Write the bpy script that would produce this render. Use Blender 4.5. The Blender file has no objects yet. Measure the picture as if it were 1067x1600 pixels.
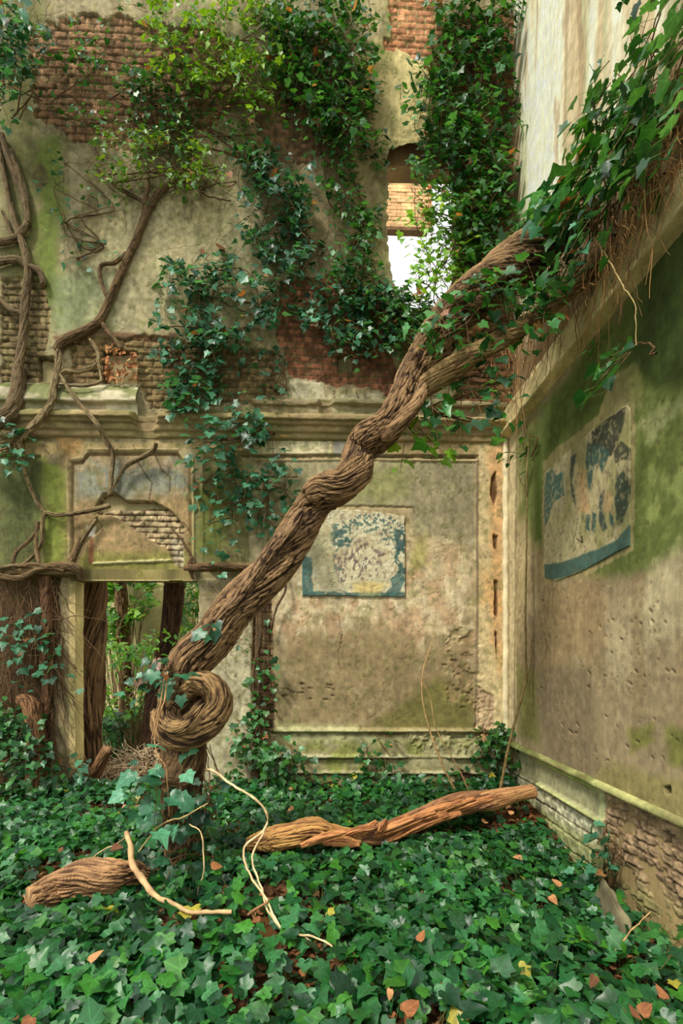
import bpy, math, random
import numpy as np
from mathutils import Vector

# ------------------------------------------------------------------ camera, light, exposure
random.seed(7); RNG = np.random.default_rng(7)
scene = bpy.context.scene
COL = scene.collection
F = 800.0; CX = 533.5; HY = 1026.0; CAMZ = 1.6; YAW = math.radians(1.9)
D = 6.0; XR = 2.161; XU = 2.25; THICK = 0.2
cam_d = bpy.data.cameras.new('camera'); cam = bpy.data.objects.new('camera', cam_d); COL.objects.link(cam)
cam.location = (0, 0, CAMZ); cam.rotation_euler = (math.pi/2, 0, -YAW)
cam_d.sensor_fit = 'VERTICAL'; cam_d.sensor_height = 36; cam_d.lens = 18
cam_d.shift_y = (HY-800)/1600; cam_d.clip_start = 0.05
scene.camera = cam

world = bpy.data.worlds.new('sky'); scene.world = world; world.use_nodes = True
nt = world.node_tree; nt.nodes.clear()
wo = nt.nodes.new('ShaderNodeOutputWorld'); bg = nt.nodes.new('ShaderNodeBackground')
tc = nt.nodes.new('ShaderNodeTexCoord'); sx = nt.nodes.new('ShaderNodeSeparateXYZ')
rp = nt.nodes.new('ShaderNodeValToRGB')
rp.color_ramp.elements[0].position = 0.0; rp.color_ramp.elements[0].color = (.34, .36, .30, 1)
rp.color_ramp.elements[1].position = 1.0; rp.color_ramp.elements[1].color = (1.0, 1.0, 1.0, 1)
e = rp.color_ramp.elements.new(0.35); e.color = (.94, .96, .92, 1)
nt.links.new(tc.outputs['Generated'], sx.inputs[0]); nt.links.new(sx.outputs['Z'], rp.inputs[0])
nt.links.new(rp.outputs[0], bg.inputs[0]); bg.inputs[1].default_value = 1.25
nt.links.new(bg.outputs[0], wo.inputs[0])

sun_d = bpy.data.lights.new('sun', 'SUN'); sun = bpy.data.objects.new('sun', sun_d); COL.objects.link(sun)
sun_d.energy = 3.2; sun_d.angle = math.radians(11); sun_d.color = (1.0, .94, .82)
sun.rotation_euler = Vector((0.42, 0.50, -0.78)).to_track_quat('-Z', 'Y').to_euler()

vs = scene.view_settings
vs.view_transform = 'Standard'; vs.look = 'None'; vs.gamma = 1; vs.use_curve_mapping = False
vs.exposure = 0.24
scene.cycles.max_bounces = 5; scene.cycles.diffuse_bounces = 3; scene.cycles.transmission_bounces = 3
scene.cycles.use_denoising = True

# ------------------------------------------------------------------ helpers: projection
sy_, cy_ = math.sin(YAW), math.cos(YAW)
def ray(px, py):
    a = (np.asarray(px, float)-CX)/F; b = (HY-np.asarray(py, float))/F
    return sy_+cy_*a, cy_-sy_*a, b
def on_back(px, py, off=0.0):
    x, y, z = ray(px, py); t = (D-off)/y
    return np.stack([x*t, y*t+0*t, CAMZ+z*t], -1)
def on_right(px, py, off=0.0, X=None):
    x, y, z = ray(px, py); t = ((XR if X is None else X)-off)/x
    return np.stack([x*t, y*t, CAMZ+z*t], -1)
def at(px, py, d):
    x, y, z = ray(px, py)
    d = np.asarray(d, float)
    return np.stack([x*d, y*d, CAMZ+z*d], -1)
def project(P):
    X, Y, Z = P[..., 0], P[..., 1], P[..., 2]-CAMZ
    dep = X*sy_+Y*cy_; r = X*cy_-Y*sy_
    return CX+F*r/dep, HY-F*Z/dep
def zb(py, px=500): return float(on_back(px, py)[2])
def xb(px): return float(on_back(px, 1000)[0])

# ------------------------------------------------------------------ helpers: noise
_T2 = np.random.default_rng(3).random((256, 256)).astype(np.float32)
_T3 = np.random.default_rng(5).random((64, 64, 64)).astype(np.float32)
def n2(u, v, seed=0):
    u = u+seed*17.31; v = v+seed*9.77
    i = np.floor(u).astype(np.int64); j = np.floor(v).astype(np.int64)
    a = u-i; b = v-j; a = a*a*(3-2*a); b = b*b*(3-2*b)
    i0 = i & 255; i1 = (i+1) & 255; j0 = j & 255; j1 = (j+1) & 255
    return (_T2[i0, j0]*(1-a)+_T2[i1, j0]*a)*(1-b)+(_T2[i0, j1]*(1-a)+_T2[i1, j1]*a)*b
def fbm(u, v, f=1.0, o=4, seed=0, g=.5):
    r = 0; w = 1; t = 0
    for k in range(o):
        r = r+w*n2(u*f, v*f, seed+k*3); t += w; w *= g; f *= 2.03
    return r/t
def n3(x, y, z, seed=0):
    x = x+seed*7.3; y = y+seed*3.1; z = z+seed*5.9
    i = np.floor(x).astype(np.int64); j = np.floor(y).astype(np.int64); k = np.floor(z).astype(np.int64)
    a = x-i; b = y-j; c = z-k
    a = a*a*(3-2*a); b = b*b*(3-2*b); c = c*c*(3-2*c)
    i0 = i & 63; i1 = (i+1) & 63; j0 = j & 63; j1 = (j+1) & 63; k0 = k & 63; k1 = (k+1) & 63
    T = _T3
    p = (T[i0, j0, k0]*(1-a)+T[i1, j0, k0]*a)*(1-b)+(T[i0, j1, k0]*(1-a)+T[i1, j1, k0]*a)*b
    q = (T[i0, j0, k1]*(1-a)+T[i1, j0, k1]*a)*(1-b)+(T[i0, j1, k1]*(1-a)+T[i1, j1, k1]*a)*b
    return p*(1-c)+q*c
def sstep(a, b, x):
    t = np.clip((x-a)/(b-a), 0, 1); return t*t*(3-2*t)
def lin(c):
    c = np.clip(np.asarray(c, float), 0, 1)
    return np.where(c <= .04045, c/12.92, ((c+.055)/1.055)**2.4)
def rgb(*c): return np.array(c, float)/255.

# ------------------------------------------------------------------ helpers: objects
def link(name, me, mat=None, parent=None, smooth=True):
    o = bpy.data.objects.new(name, me); COL.objects.link(o)
    if mat: me.materials.append(mat)
    if parent is not None: o.parent = parent; o.matrix_parent_inverse = parent.matrix_world.inverted() if False else o.matrix_parent_inverse
    return o
def mesh(name, V, Fa, n, mat=None, parent=None, cols=None, luv=None, smooth=True, origin=None):
    """V (k,3); Fa (m,n) faces of n corners"""
    V = np.asarray(V, np.float32)
    if parent is not None: V = V-np.array(parent.location, np.float32)
    elif origin is not None: V = V-np.array(origin, np.float32)
    Fa = np.asarray(Fa, np.int32)
    me = bpy.data.meshes.new(name)
    me.vertices.add(len(V)); me.vertices.foreach_set('co', V.ravel())
    me.loops.add(Fa.size); me.loops.foreach_set('vertex_index', Fa.ravel())
    me.polygons.add(len(Fa)); me.polygons.foreach_set('loop_start', np.arange(0, Fa.size, n, dtype=np.int32))
    me.polygons.foreach_set('use_smooth', np.full(len(Fa), smooth, dtype=bool))
    if cols is not None:
        a = me.attributes.new('Col', 'FLOAT_COLOR', 'POINT')
        c = np.ones((len(V), 4), np.float32); c[:, :3] = cols; a.data.foreach_set('color', c.ravel())
    if luv is not None:
        a = me.attributes.new('luv', 'FLOAT_VECTOR', 'POINT')
        c = np.zeros((len(V), 3), np.float32); c[:, :2] = luv; a.data.foreach_set('vector', c.ravel())
    me.update(calc_edges=True)
    o = link(name, me, mat, parent)
    if origin is not None and parent is None: o.location = tuple(float(q) for q in origin)
    return o
def tag(o, label, cat, group=None, kind=None):
    if kind: o['kind'] = kind
    if label: o['label'] = label
    if cat: o['category'] = cat
    if group: o['group'] = group
    return o
def thing(name, label, cat, loc, group=None):
    o = bpy.data.objects.new(name, None); COL.objects.link(o)
    o.location = tuple(float(q) for q in loc); o.empty_display_size = .1
    return tag(o, label, cat, group)
def struct(o): o['kind'] = 'structure'; return o
def grid_faces(nu, nv, keep=None, closed_u=False):
    i = np.arange(nu if closed_u else nu-1); j = np.arange(nv-1)
    J, I = np.meshgrid(j, i, indexing='ij'); I2 = (I+1) % nu
    f = np.stack([J*nu+I, J*nu+I2, (J+1)*nu+I2, (J+1)*nu+I], -1).reshape(-1, 4)
    if keep is not None: f = f[keep[f].all(1)]
    return f

# ------------------------------------------------------------------ materials
def new_mat(name):
    m = bpy.data.materials.new(name); m.use_nodes = True
    return m, m.node_tree, m.node_tree.nodes['Principled BSDF']
def col_mat(name, rough=.9, spec=.25, noise_scale=60, bump=.25, var=.28, dist=.01, fine=240):
    m, t, b = new_mat(name); N = t.nodes.new; L = t.links.new
    a = N('ShaderNodeAttribute'); a.attribute_name = 'Col'
    tcn = N('ShaderNodeTexCoord')
    nz = N('ShaderNodeTexNoise'); nz.inputs['Scale'].default_value = noise_scale; nz.inputs['Detail'].default_value = 6
    L(tcn.outputs['Object'], nz.inputs['Vector'])
    n2_ = N('ShaderNodeTexNoise'); n2_.inputs['Scale'].default_value = fine; n2_.inputs['Detail'].default_value = 3
    L(tcn.outputs['Object'], n2_.inputs['Vector'])
    mx = N('ShaderNodeMath'); mx.operation = 'ADD'; L(nz.outputs[0], mx.inputs[0]); L(n2_.outputs[0], mx.inputs[1])
    for q in (nz, n2_): q.inputs['Roughness'].default_value = .7
    mp = N('ShaderNodeMapping'); mp.inputs['Scale'].default_value = (1, 1, .16); L(tcn.outputs['Object'], mp.inputs['Vector'])
    n3_ = N('ShaderNodeTexNoise'); n3_.inputs['Scale'].default_value = 22; n3_.inputs['Detail'].default_value = 8; n3_.inputs['Roughness'].default_value = .75
    L(mp.outputs[0], n3_.inputs['Vector'])
    n4_ = N('ShaderNodeTexNoise'); n4_.inputs['Scale'].default_value = 9; n4_.inputs['Detail'].default_value = 12; n4_.inputs['Roughness'].default_value = .72
    L(tcn.outputs['Object'], n4_.inputs['Vector'])
    ad = N('ShaderNodeMath'); ad.operation = 'ADD'; L(n3_.outputs[0], ad.inputs[0]); L(n4_.outputs[0], ad.inputs[1])
    sm = N('ShaderNodeMath'); sm.operation = 'ADD'; L(mx.outputs[0], sm.inputs[0]); L(ad.outputs[0], sm.inputs[1])
    mr = N('ShaderNodeMapRange'); mr.inputs[1].default_value = 1.5; mr.inputs[2].default_value = 2.5
    mr.inputs[3].default_value = 1-var; mr.inputs[4].default_value = 1+var
    L(sm.outputs[0], mr.inputs[0])
    mul = N('ShaderNodeVectorMath'); mul.operation = 'SCALE'; L(a.outputs['Color'], mul.inputs[0]); L(mr.outputs[0], mul.inputs['Scale'])
    L(mul.outputs[0], b.inputs['Base Color'])
    bp = N('ShaderNodeBump'); bp.inputs['Strength'].default_value = bump; bp.inputs['Distance'].default_value = dist
    L(sm.outputs[0], bp.inputs['Height']); L(bp.outputs[0], b.inputs['Normal'])
    b.inputs['Roughness'].default_value = rough; b.inputs['Specular IOR Level'].default_value = spec
    return m
M_PLASTER = col_mat('weathered_plaster', .92, .2, 110, .5, .42, .006, 380)
M_GROUND = col_mat('forest_soil', .95, .15, 40, .6, .45, .02)
M_BARK = col_mat('bark', .88, .25, 45, .6, .30, .012, 180)
M_WOOD = col_mat('split_wood', .75, .3, 70, .4, .25, .006)
M_PAINT = col_mat('faded_paint', .8, .3, 120, .25, .15, .004)
M_STEM = col_mat('stem', .8, .3, 90, .3, .2, .004)
def leaf_mat(name, rough=.40, trans=.30, spec=.6):
    m, t, b = new_mat(name); N = t.nodes.new; L = t.links.new
    a = N('ShaderNodeAttribute'); a.attribute_name = 'Col'
    u = N('ShaderNodeAttribute'); u.attribute_name = 'luv'
    s = N('ShaderNodeSeparateXYZ'); L(u.outputs['Vector'], s.inputs[0])
    ab = N('ShaderNodeMath'); ab.operation = 'ABSOLUTE'; L(s.outputs[0], ab.inputs[0])
    prev = None
    for ang in (0, 48, 103):
        ca, sa = math.cos(math.radians(ang)), math.sin(math.radians(ang))
        # distance to ray from origin along (sa,ca) in (|x|,y)
        m1 = N('ShaderNodeMath'); m1.operation = 'MULTIPLY'; m1.inputs[1].default_value = ca; L(ab.outputs[0], m1.inputs[0])
        m2 = N('ShaderNodeMath'); m2.operation = 'MULTIPLY_ADD'; m2.inputs[1].default_value = -sa; L(s.outputs[1], m2.inputs[0]); L(m1.outputs[0], m2.inputs[2])
        m3 = N('ShaderNodeMath'); m3.operation = 'ABSOLUTE'; L(m2.outputs[0], m3.inputs[0])
        if prev is None: prev = m3
        else:
            mn = N('ShaderNodeMath'); mn.operation = 'MINIMUM'; L(prev.outputs[0], mn.inputs[0]); L(m3.outputs[0], mn.inputs[1]); prev = mn
    mr = N('ShaderNodeMapRange'); mr.inputs[1].default_value = .012; mr.inputs[2].default_value = .035
    mr.inputs[3].default_value = 1.4; mr.inputs[4].default_value = 1.0; L(prev.outputs[0], mr.inputs[0])
    tcn = N('ShaderNodeTexCoord'); nz = N('ShaderNodeTexNoise'); nz.inputs['Scale'].default_value = 35; L(tcn.outputs['Object'], nz.inputs['Vector'])
    mr2 = N('ShaderNodeMapRange'); mr2.inputs[1].default_value = .3; mr2.inputs[2].default_value = .7; mr2.inputs[3].default_value = .8; mr2.inputs[4].default_value = 1.2
    L(nz.outputs[0], mr2.inputs[0])
    mm = N('ShaderNodeMath'); mm.operation = 'MULTIPLY'; L(mr.outputs[0], mm.inputs[0]); L(mr2.outputs[0], mm.inputs[1])
    mul = N('ShaderNodeVectorMath'); mul.operation = 'SCALE'; L(a.outputs['Color'], mul.inputs[0]); L(mm.outputs[0], mul.inputs['Scale'])
    L(mul.outputs[0], b.inputs['Base Color'])
    b.inputs['Roughness'].default_value = rough; b.inputs['Specular IOR Level'].default_value = spec
    bp = N('ShaderNodeBump'); bp.inputs['Strength'].default_value = .25; bp.inputs['Distance'].default_value = .004
    L(nz.outputs[0], bp.inputs['Height']); L(bp.outputs[0], b.inputs['Normal'])
    tr = N('ShaderNodeBsdfTranslucent'); tm = N('ShaderNodeVectorMath'); tm.operation = 'MULTIPLY'
    tm.inputs[1].default_value = (2.0, 1.7, .6); L(mul.outputs[0], tm.inputs[0]); L(tm.outputs[0], tr.inputs[0])
    ms = N('ShaderNodeMixShader'); ms.inputs[0].default_value = trans
    L(b.outputs[0], ms.inputs[1]); L(tr.outputs[0], ms.inputs[2]); L(ms.outputs[0], t.nodes['Material Output'].inputs[0])
    return m
M_LEAF = leaf_mat('ivy_leaf')
M_DRY = leaf_mat('dry_leaf', .8, .12, .2)

# ------------------------------------------------------------------ wall painting
GAIN = 1.22
class Surf:
    def __init__(s, U, V, P):
        s.U, s.V = U, V; s.px, s.py = project(P)
        n = len(U); s.H = np.zeros(n); s.C = np.zeros((n, 3)); s.P = P
        s.e1 = fbm(U, V, 5, 4, 21)-.5; s.e2 = fbm(U, V, 22, 3, 31)-.5
    def poly(s, pts, edge=8, soft=1.5, fine=.6):
        pts = np.array(pts, float)
        lo = pts.min(0)-edge*2-soft*3-4; hi = pts.max(0)+edge*2+soft*3+4
        idx = np.where((s.px > lo[0]) & (s.px < hi[0]) & (s.py > lo[1]) & (s.py < hi[1]))[0]
        out = np.zeros(len(s.U))
        if not len(idx): return out
        x = s.px[idx]; y = s.py[idx]
        d = np.full(len(idx), 1e9); ins = np.zeros(len(idx), bool)
        for k in range(len(pts)):
            ax, ay = pts[k]; bx, by = pts[(k+1) % len(pts)]
            ex, ey = bx-ax, by-ay; L2 = ex*ex+ey*ey+1e-9
            t = np.clip(((x-ax)*ex+(y-ay)*ey)/L2, 0, 1)
            d = np.minimum(d, np.hypot(x-ax-t*ex, y-ay-t*ey))
            c = ((ay > y) != (by > y))
            with np.errstate(divide='ignore', invalid='ignore'):
                xi = ax+(y-ay)*ex/(by-ay if by != ay else 1e-9)
            ins ^= c & (x < xi)
        sd = np.where(ins, d, -d)+edge*2*(s.e1[idx]+fine*s.e2[idx])
        out[idx] = sstep(-soft, soft, sd)
        return out
    def line(s, pts, w=1.5, wob=1.0):
        pts = np.array(pts, float); d = np.full(len(s.U), 1e9)
        x = s.px+wob*4*s.e1; y = s.py+wob*4*s.e2
        for k in range(len(pts)-1):
            ax, ay = pts[k]; ex, ey = pts[k+1]-pts[k]; L2 = ex*ex+ey*ey+1e-9
            t = np.clip(((x-ax)*ex+(y-ay)*ey)/L2, 0, 1)
            d = np.minimum(d, np.hypot(x-ax-t*ex, y-ay-t*ey))
        return 1-sstep(w*.6, w*1.3, d)
    def tint(s, m, c, k=1.0):
        m = (m*k)[:, None]; s.C = s.C*(1-m)+np.asarray(c)[None]*m
    def blotch(s, f, seed, lo, hi, o=4, sv=1.0):
        return sstep(lo, hi, fbm(s.U, s.V*sv, f, o, seed))
    def bricks(s, m, c1, c2, mortar, bw=.22, bh=.078, deep=.03, jit=1.0):
        r = s.V/bh+.25*(fbm(s.U, s.V, .9, 2, 77)-.5)*4*jit
        row = np.floor(r); fr = r-row
        cu = s.U/bw+.5*(row % 2)+.15*n2(row*3.3, row*0+1, 4); ci = np.floor(cu); fc = cu-ci
        rnd = n2(ci*7.13, row*5.77, 12)
        ed = np.minimum(np.minimum(fr, 1-fr)*bh, np.minimum(fc, 1-fc)*bw)+.010*s.e2+.006*s.e1
        br = sstep(.004, .012, ed)
        h = -deep-.016*(1-br)+.016*(rnd-.5)*br+.010*s.e2*2
        h = np.where(rnd > .93, h-.02, h)
        s.H = s.H*(1-m)+h*m
        c = np.asarray(c1)[None]*(1-rnd[:, None])+np.asarray(c2)[None]*rnd[:, None]
        c = c*(1+.5*s.e2[:, None]); c = c*br[:, None]+np.asarray(mortar)[None]*(1-br[:, None])
        s.C = s.C*(1-m[:, None])+c*m[:, None]
    def cols(s):
        g = s.C.mean(1)[:, None]; c = g+(s.C-g)*.86
        return np.clip(lin(np.clip((c-.5)*1.06+.485, 0, 1))*GAIN, .004, .85)

def wall_surface(name, kind, step, u0, u1, v0, v1, paint, hole=None):
    nu = int((u1-u0)/step)+1; nv = int((v1-v0)/step)+1
    u = np.linspace(u0, u1, nu); v = np.linspace(v0, v1, nv)
    V, U = np.meshgrid(v, u, indexing='ij'); U = U.ravel(); V = V.ravel()
    if kind == 'back': P = np.stack([U, np.full_like(U, D), V], -1); nrm = np.array([0, -1, 0.])
    else:
        X = XR if kind == 'right' else XU
        P = np.stack([np.full_like(U, X), U, V], -1); nrm = np.array([-1., 0, 0])
    s = Surf(U, V, P); paint(s)
    P = P+nrm[None]*s.H[:, None]
    keep = None
    if hole is not None: keep = ~hole(s)
    f = grid_faces(nu, nv, keep)
    if kind != 'back': f = f[:, ::-1]
    return struct(mesh(name, P, f, 4, M_PLASTER, None, s.cols(), origin=(0, D, 0) if kind == 'back' else (XR, 4, 0)))

PL = rgb(164, 152, 116)
MORT = rgb(120, 106, 80)
DOOR = (118, 310, 908)
WINP = [(607, 232), (640, 225), (700, 240), (712, 330), (706, 470), (640, 485), (612, 430), (606, 350)]

def paint_back(s):
    U, V = s.U, s.V
    s.C[:] = PL*.93
    s.H += .012*(fbm(U, V, 1.2, 3, 2)-.5)+.002*s.e1
    n = fbm(U, V, 1.6, 4, 9); streak = fbm(U*6, V*.55, 1.0, 4, 14)
    s.tint(sstep(.45, .7, n), rgb(176, 160, 118), .8)
    s.tint(sstep(.5, .75, streak), rgb(112, 100, 68), .55)
    s.tint(s.blotch(9, 41, .52, .7), rgb(128, 118, 84), .5)
    # upper left algae and stains
    s.tint(s.poly([(0, 0), (70, 0), (60, 180), (75, 420), (70, 900), (0, 900)], 25, 22), rgb(96, 98, 54), .75)
    s.tint(s.poly([(60, 210), (95, 210), (90, 470), (60, 500)], 14, 12), rgb(100, 118, 48), .8)
    s.tint(s.poly([(80, 430), (175, 430), (185, 520), (80, 520)], 12, 14), rgb(112, 132, 92), .55)
    s.tint(s.poly([(180, 300), (420, 290), (400, 420), (330, 520), (150, 520)], 25, 25), rgb(176, 166, 126), .6)
    s.tint(s.poly([(600, 60), (690, 90), (680, 230), (600, 240), (560, 340), (560, 90)], 14, 14), rgb(206, 188, 128), .9)
    s.tint(s.poly([(545, 300), (606, 300), (606, 430), (560, 420)], 12, 14), rgb(165, 152, 104), .7)
    s.tint(s.poly([(600, 0), (640, 0), (610, 110), (585, 120)], 10, 10), rgb(130, 132, 78), .6)
    s.tint(s.poly([(330, 120), (600, 120), (600, 330), (520, 420), (430, 420), (380, 230)], 25, 30), rgb(112, 98, 70), .55)
    s.tint(s.line([(55, 280), (62, 262), (70, 280), (62, 288)], 7, 1), rgb(96, 84, 56), .8)
    # brick exposures
    def brk(pts, c1, c2, edge=9, mort=MORT, **k):
        m = s.poly(pts, edge, 1.2); s.bricks(m, c1, c2, mort, **k)
        rim = s.poly(pts, edge, 6)*(1-m); s.tint(rim, rgb(150, 134, 96), .4); return m
    brk([(45, 50), (130, 20), (320, 40), (400, 110), (330, 200), (200, 232), (110, 222), (55, 180)], rgb(150, 118, 84), rgb(128, 92, 66), 14, rgb(96, 84, 58), bh=.085)
    brk([(395, 150), (520, 110), (560, 200), (480, 260), (400, 230)], rgb(140, 104, 76), rgb(112, 84, 60), 14)
    brk([(603, -20), (690, -20), (700, 60), (665, 95), (612, 70)], rgb(186, 130, 92), rgb(168, 112, 78), 8, rgb(170, 150, 104))
    brk([(598, 55), (620, 62), (618, 80), (600, 78)], rgb(170, 112, 76), rgb(150, 98, 66), 4)
    brk([(690, 30), (820, 10), (820, 700), (705, 640), (720, 500), (716, 340), (690, 220), (672, 120)], rgb(128, 90, 62), rgb(106, 78, 54), 10, rgb(90, 74, 50))
    brk([(440, 440), (520, 430), (600, 470), (612, 560), (640, 600), (606, 618), (575, 605), (520, 600), (455, 585), (430, 520)], rgb(158, 104, 76), rgb(128, 80, 58), 7, rgb(120, 100, 74))
    brk([(0, 430), (72, 440), (76, 520), (60, 600), (0, 610)], rgb(128, 112, 78), rgb(104, 88, 60), 6, rgb(84, 76, 48))
    brk([(110, 530), (250, 525), (300, 540), (430, 550), (430, 625), (235, 640), (215, 600), (105, 600)], rgb(136, 112, 76), rgb(110, 92, 60), 8, rgb(100, 88, 58))
    # red clay bed line
    s.tint(s.line([(85, 528), (160, 520), (250, 527), (300, 520)], 4, 2), rgb(118, 82, 58), .7)
    # putlog holes
    for pts in ([(160, 548), (212, 548), (212, 598), (160, 596)], [(57, 556), (84, 556), (84, 596), (60, 594)],
                [(527, 552), (552, 548), (553, 578), (530, 580)], [(500, 640), (520, 636), (522, 646), (508, 650)]):
        m = s.poly(pts, 3, 1); s.H -= .16*m; s.tint(m, rgb(74, 58, 40), .85)
    s.tint(s.poly([(455, 595), (505, 595), (508, 622), (600, 612), (596, 628), (455, 630)], 5, 3), rgb(176, 168, 138), .85)
    s.H += .012*s.poly([(455, 600), (505, 600), (508, 618), (600, 612), (596, 632), (455, 632)], 4, 1.2)
    # band under the cornice
    s.tint(s.poly([(0, 690), (785, 690), (785, 712), (0, 712)], 4, 4), rgb(170, 146, 98), .7)
    s.tint(s.poly([(85, 680), (130, 680), (128, 720), (112, 905), (100, 905), (100, 720)], 6, 7), rgb(186, 142, 84), .75)
    s.tint(s.poly([(395, 688), (520, 688), (515, 708), (395, 710)], 2, 2), rgb(208, 198, 158), .9)
    s.tint(s.poly([(521, 688), (600, 686), (600, 714), (519, 714)], 2, 2), rgb(146, 144, 132), .9)
    # left green panel
    m = s.poly([(-40, 711), (63, 711), (60, 892), (-40, 892)], 1, 1); s.tint(m, rgb(92, 98, 60), .8); s.H -= .02*m
    s.tint(s.poly([(66, 720), (106, 740), (104, 885), (66, 885)], 8, 10), rgb(122, 134, 56), .85)
    s.tint(s.poly([(0, 720), (60, 730), (60, 800), (20, 880)], 12, 14)*.7, rgb(76, 84, 50), .7)
    # door overpanel
    fr = [(107, 716), (125, 716), (135, 703), (280, 703), (288, 716), (301, 716), (302, 906), (104, 906)]
    m = s.poly(fr, .4, 1.0); s.tint(m, rgb(152, 128, 88), .95); s.H -= .025*m
    s.tint(s.poly([(110, 715), (300, 715), (298, 770), (230, 768), (200, 780), (112, 778)], 10, 18), rgb(126, 128, 112), .95)
    s.tint(m*s.blotch(7, 55, .5, .65), rgb(168, 136, 96), .45)
    s.tint(s.poly([(120, 865), (290, 858), (300, 905), (106, 905)], 6, 9), rgb(128, 126, 62), .85)
    for off, h in ((0, .022), (5, -.012)):
        pts = [(107+off, 905), (107+off, 718+off), (127, 717+off), (137, 704+off), (278, 704+off), (287, 717+off), (301-off, 718+off), (302-off, 880)]
        l = s.line(pts, 2.2, .25); s.H += h*l
        s.tint(l, rgb(178, 160, 112) if h > 0 else rgb(120, 100, 66), .8)
    holep = [(147, 790), (160, 770), (178, 768), (196, 782), (238, 782), (268, 798), (287, 822), (286, 842), (284, 890), (270, 880), (264, 862), (214, 830), (172, 803), (152, 803)]
    m = s.poly(holep, 1.5, 1.0); s.bricks(m, rgb(178, 158, 120), rgb(158, 136, 104), rgb(92, 76, 52), bh=.068, bw=.26, deep=.075)
    m2 = s.poly([(262, 838), (287, 838), (286, 886), (270, 878)], 3, 2); s.tint(m2, rgb(176, 168, 140), .6)
    m = s.poly([(150, 788), (162, 772), (180, 770), (198, 783), (236, 783), (252, 790), (210, 794), (175, 792), (155, 800)], 1.5, 1); s.H -= .06*m; s.tint(m, rgb(92, 72, 48), .7)
    m = s.poly([(150, 808), (118, 850), (108, 880), (120, 884), (132, 850), (158, 822)], 3, 1.2); s.H -= .03*m; s.tint(m, rgb(120, 104, 72), .8)
    s.tint(s.poly([(134, 820), (146, 822), (144, 838), (134, 836)], 2, 1.5), rgb(206, 198, 180), .9)
    s.tint(s.poly([(138, 838), (144, 838), (144, 880), (137, 880)], 2, 2), rgb(140, 90, 62), .9)
    l = s.line([(145, 880), (210, 877), (268, 875)], 2.0, .5); s.H += .02*l; s.tint(l, rgb(190, 182, 132), .9)
    for cr in ([(215, 722), (223, 737), (237, 755), (232, 780)], [(243, 712), (252, 733), (266, 745), (265, 768)], [(530, 965), (536, 990), (528, 1020), (534, 1050)], [(285, 815), (300, 838)]):
        l = s.line(cr, .9, 1); s.H -= .012*l; s.tint(l, rgb(84, 66, 46), .8)
    # strip right of door panel
    m = s.poly([(318, 705), (390, 705), (390, 882), (318, 882)], 1, 1); s.tint(m, rgb(122, 118, 76), .8); s.H -= .015*m
    s.tint(s.poly([(305, 760), (352, 760), (350, 880), (305, 870)], 10, 12), rgb(104, 118, 50), .7)
    # big recessed panel
    big = [(418, 714), (745, 714), (745, 1141), (424, 1141)]
    m = s.poly(big, .6, 1.0); s.tint(m, rgb(164, 146, 108), .95); s.H -= .03*m
    s.tint(s.poly([(400, 716), (743, 716), (742, 855), (650, 835), (640, 790), (400, 800)], 5, 3)*m, rgb(152, 144, 110), .9)
    s.tint(s.poly([(556, 735), (640, 720), (640, 770), (590, 785), (550, 780)], 12, 12)*m, rgb(138, 140, 84), .7)
    s.tint(s.poly([(640, 720), (743, 720), (742, 850), (700, 845), (640, 800)], 5, 3)*m, rgb(146, 136, 106), .8)
    s.tint(s.poly([(640, 838), (742, 862), (740, 960), (700, 1000), (560, 960), (430, 960), (430, 820)], 16, 14)*m, rgb(194, 176, 138), .8)
    s.tint(m*s.blotch(5, 66, .48, .62)*sstep(820, 880, s.py)*(1-sstep(980, 1060, s.py)), rgb(182, 146, 110), .6)
    s.tint(m*s.blotch(11, 68, .56, .66, sv=.5)*sstep(820, 880, s.py), rgb(206, 192, 156), .6)
    s.tint(s.poly([(428, 1000), (560, 985), (680, 1020), (742, 1010), (742, 1140), (428, 1140)], 20, 22)*m, rgb(134, 116, 82), .75)
    s.tint(s.poly([(655, 1075), (690, 1062), (742, 1090), (742, 1140), (560, 1140), (600, 1120)], 10, 10)*m, rgb(112, 108, 58), .85)
    s.tint(s.poly([(650, 836), (665, 836), (668, 880), (640, 900)], 6, 7)*m, rgb(150, 142, 72), .6)
    s.tint(s.line([(504, 793), (560, 790), (645, 792), (648, 800)], 2, 1), rgb(120, 104, 74), .8); s.H -= .012*s.line([(504, 793), (560, 790), (645, 792)], 2, 1)
    for _ in range(26):   # pock marks
        x, y = random.uniform(440, 520), random.gauss(1080, 9)
        if random.random() < .35: x, y = random.uniform(690, 740), random.uniform(1020, 1110)
        l = s.line([(x, y), (x+random.uniform(2, 7), y+1)], random.uniform(1, 2), .8); s.H -= .014*l; s.tint(l, rgb(104, 86, 60), .6)
    rough = s.poly([(690, 990), (745, 960), (745, 1110), (700, 1100), (710, 1040)], 12, 8); s.H -= .016*rough*s.blotch(14, 71, .45, .58)
    s.tint(rough*s.blotch(14, 71, .45, .58), rgb(150, 126, 92), .7)
    # pilaster between panel and corner
    m = s.poly([(747, 688), (790, 688), (790, 1140), (747, 1140)], .5, 1); s.tint(m, rgb(196, 176, 130), .95)
    s.tint(s.poly([(764, 700), (786, 700), (784, 1060), (768, 1000)], 8, 8), rgb(194, 150, 100), .8)
    s.tint(s.poly([(750, 880), (785, 920), (785, 960), (750, 940)], 8, 10), rgb(204, 156, 96), .6)
    m = s.poly([(745, 1072), (771, 1088), (773, 1180), (743, 1140)], 3, 1.5); s.tint(m, rgb(168, 144, 112), .9); s.H -= (.02+.03*np.abs(s.e2)*2)*m
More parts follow.
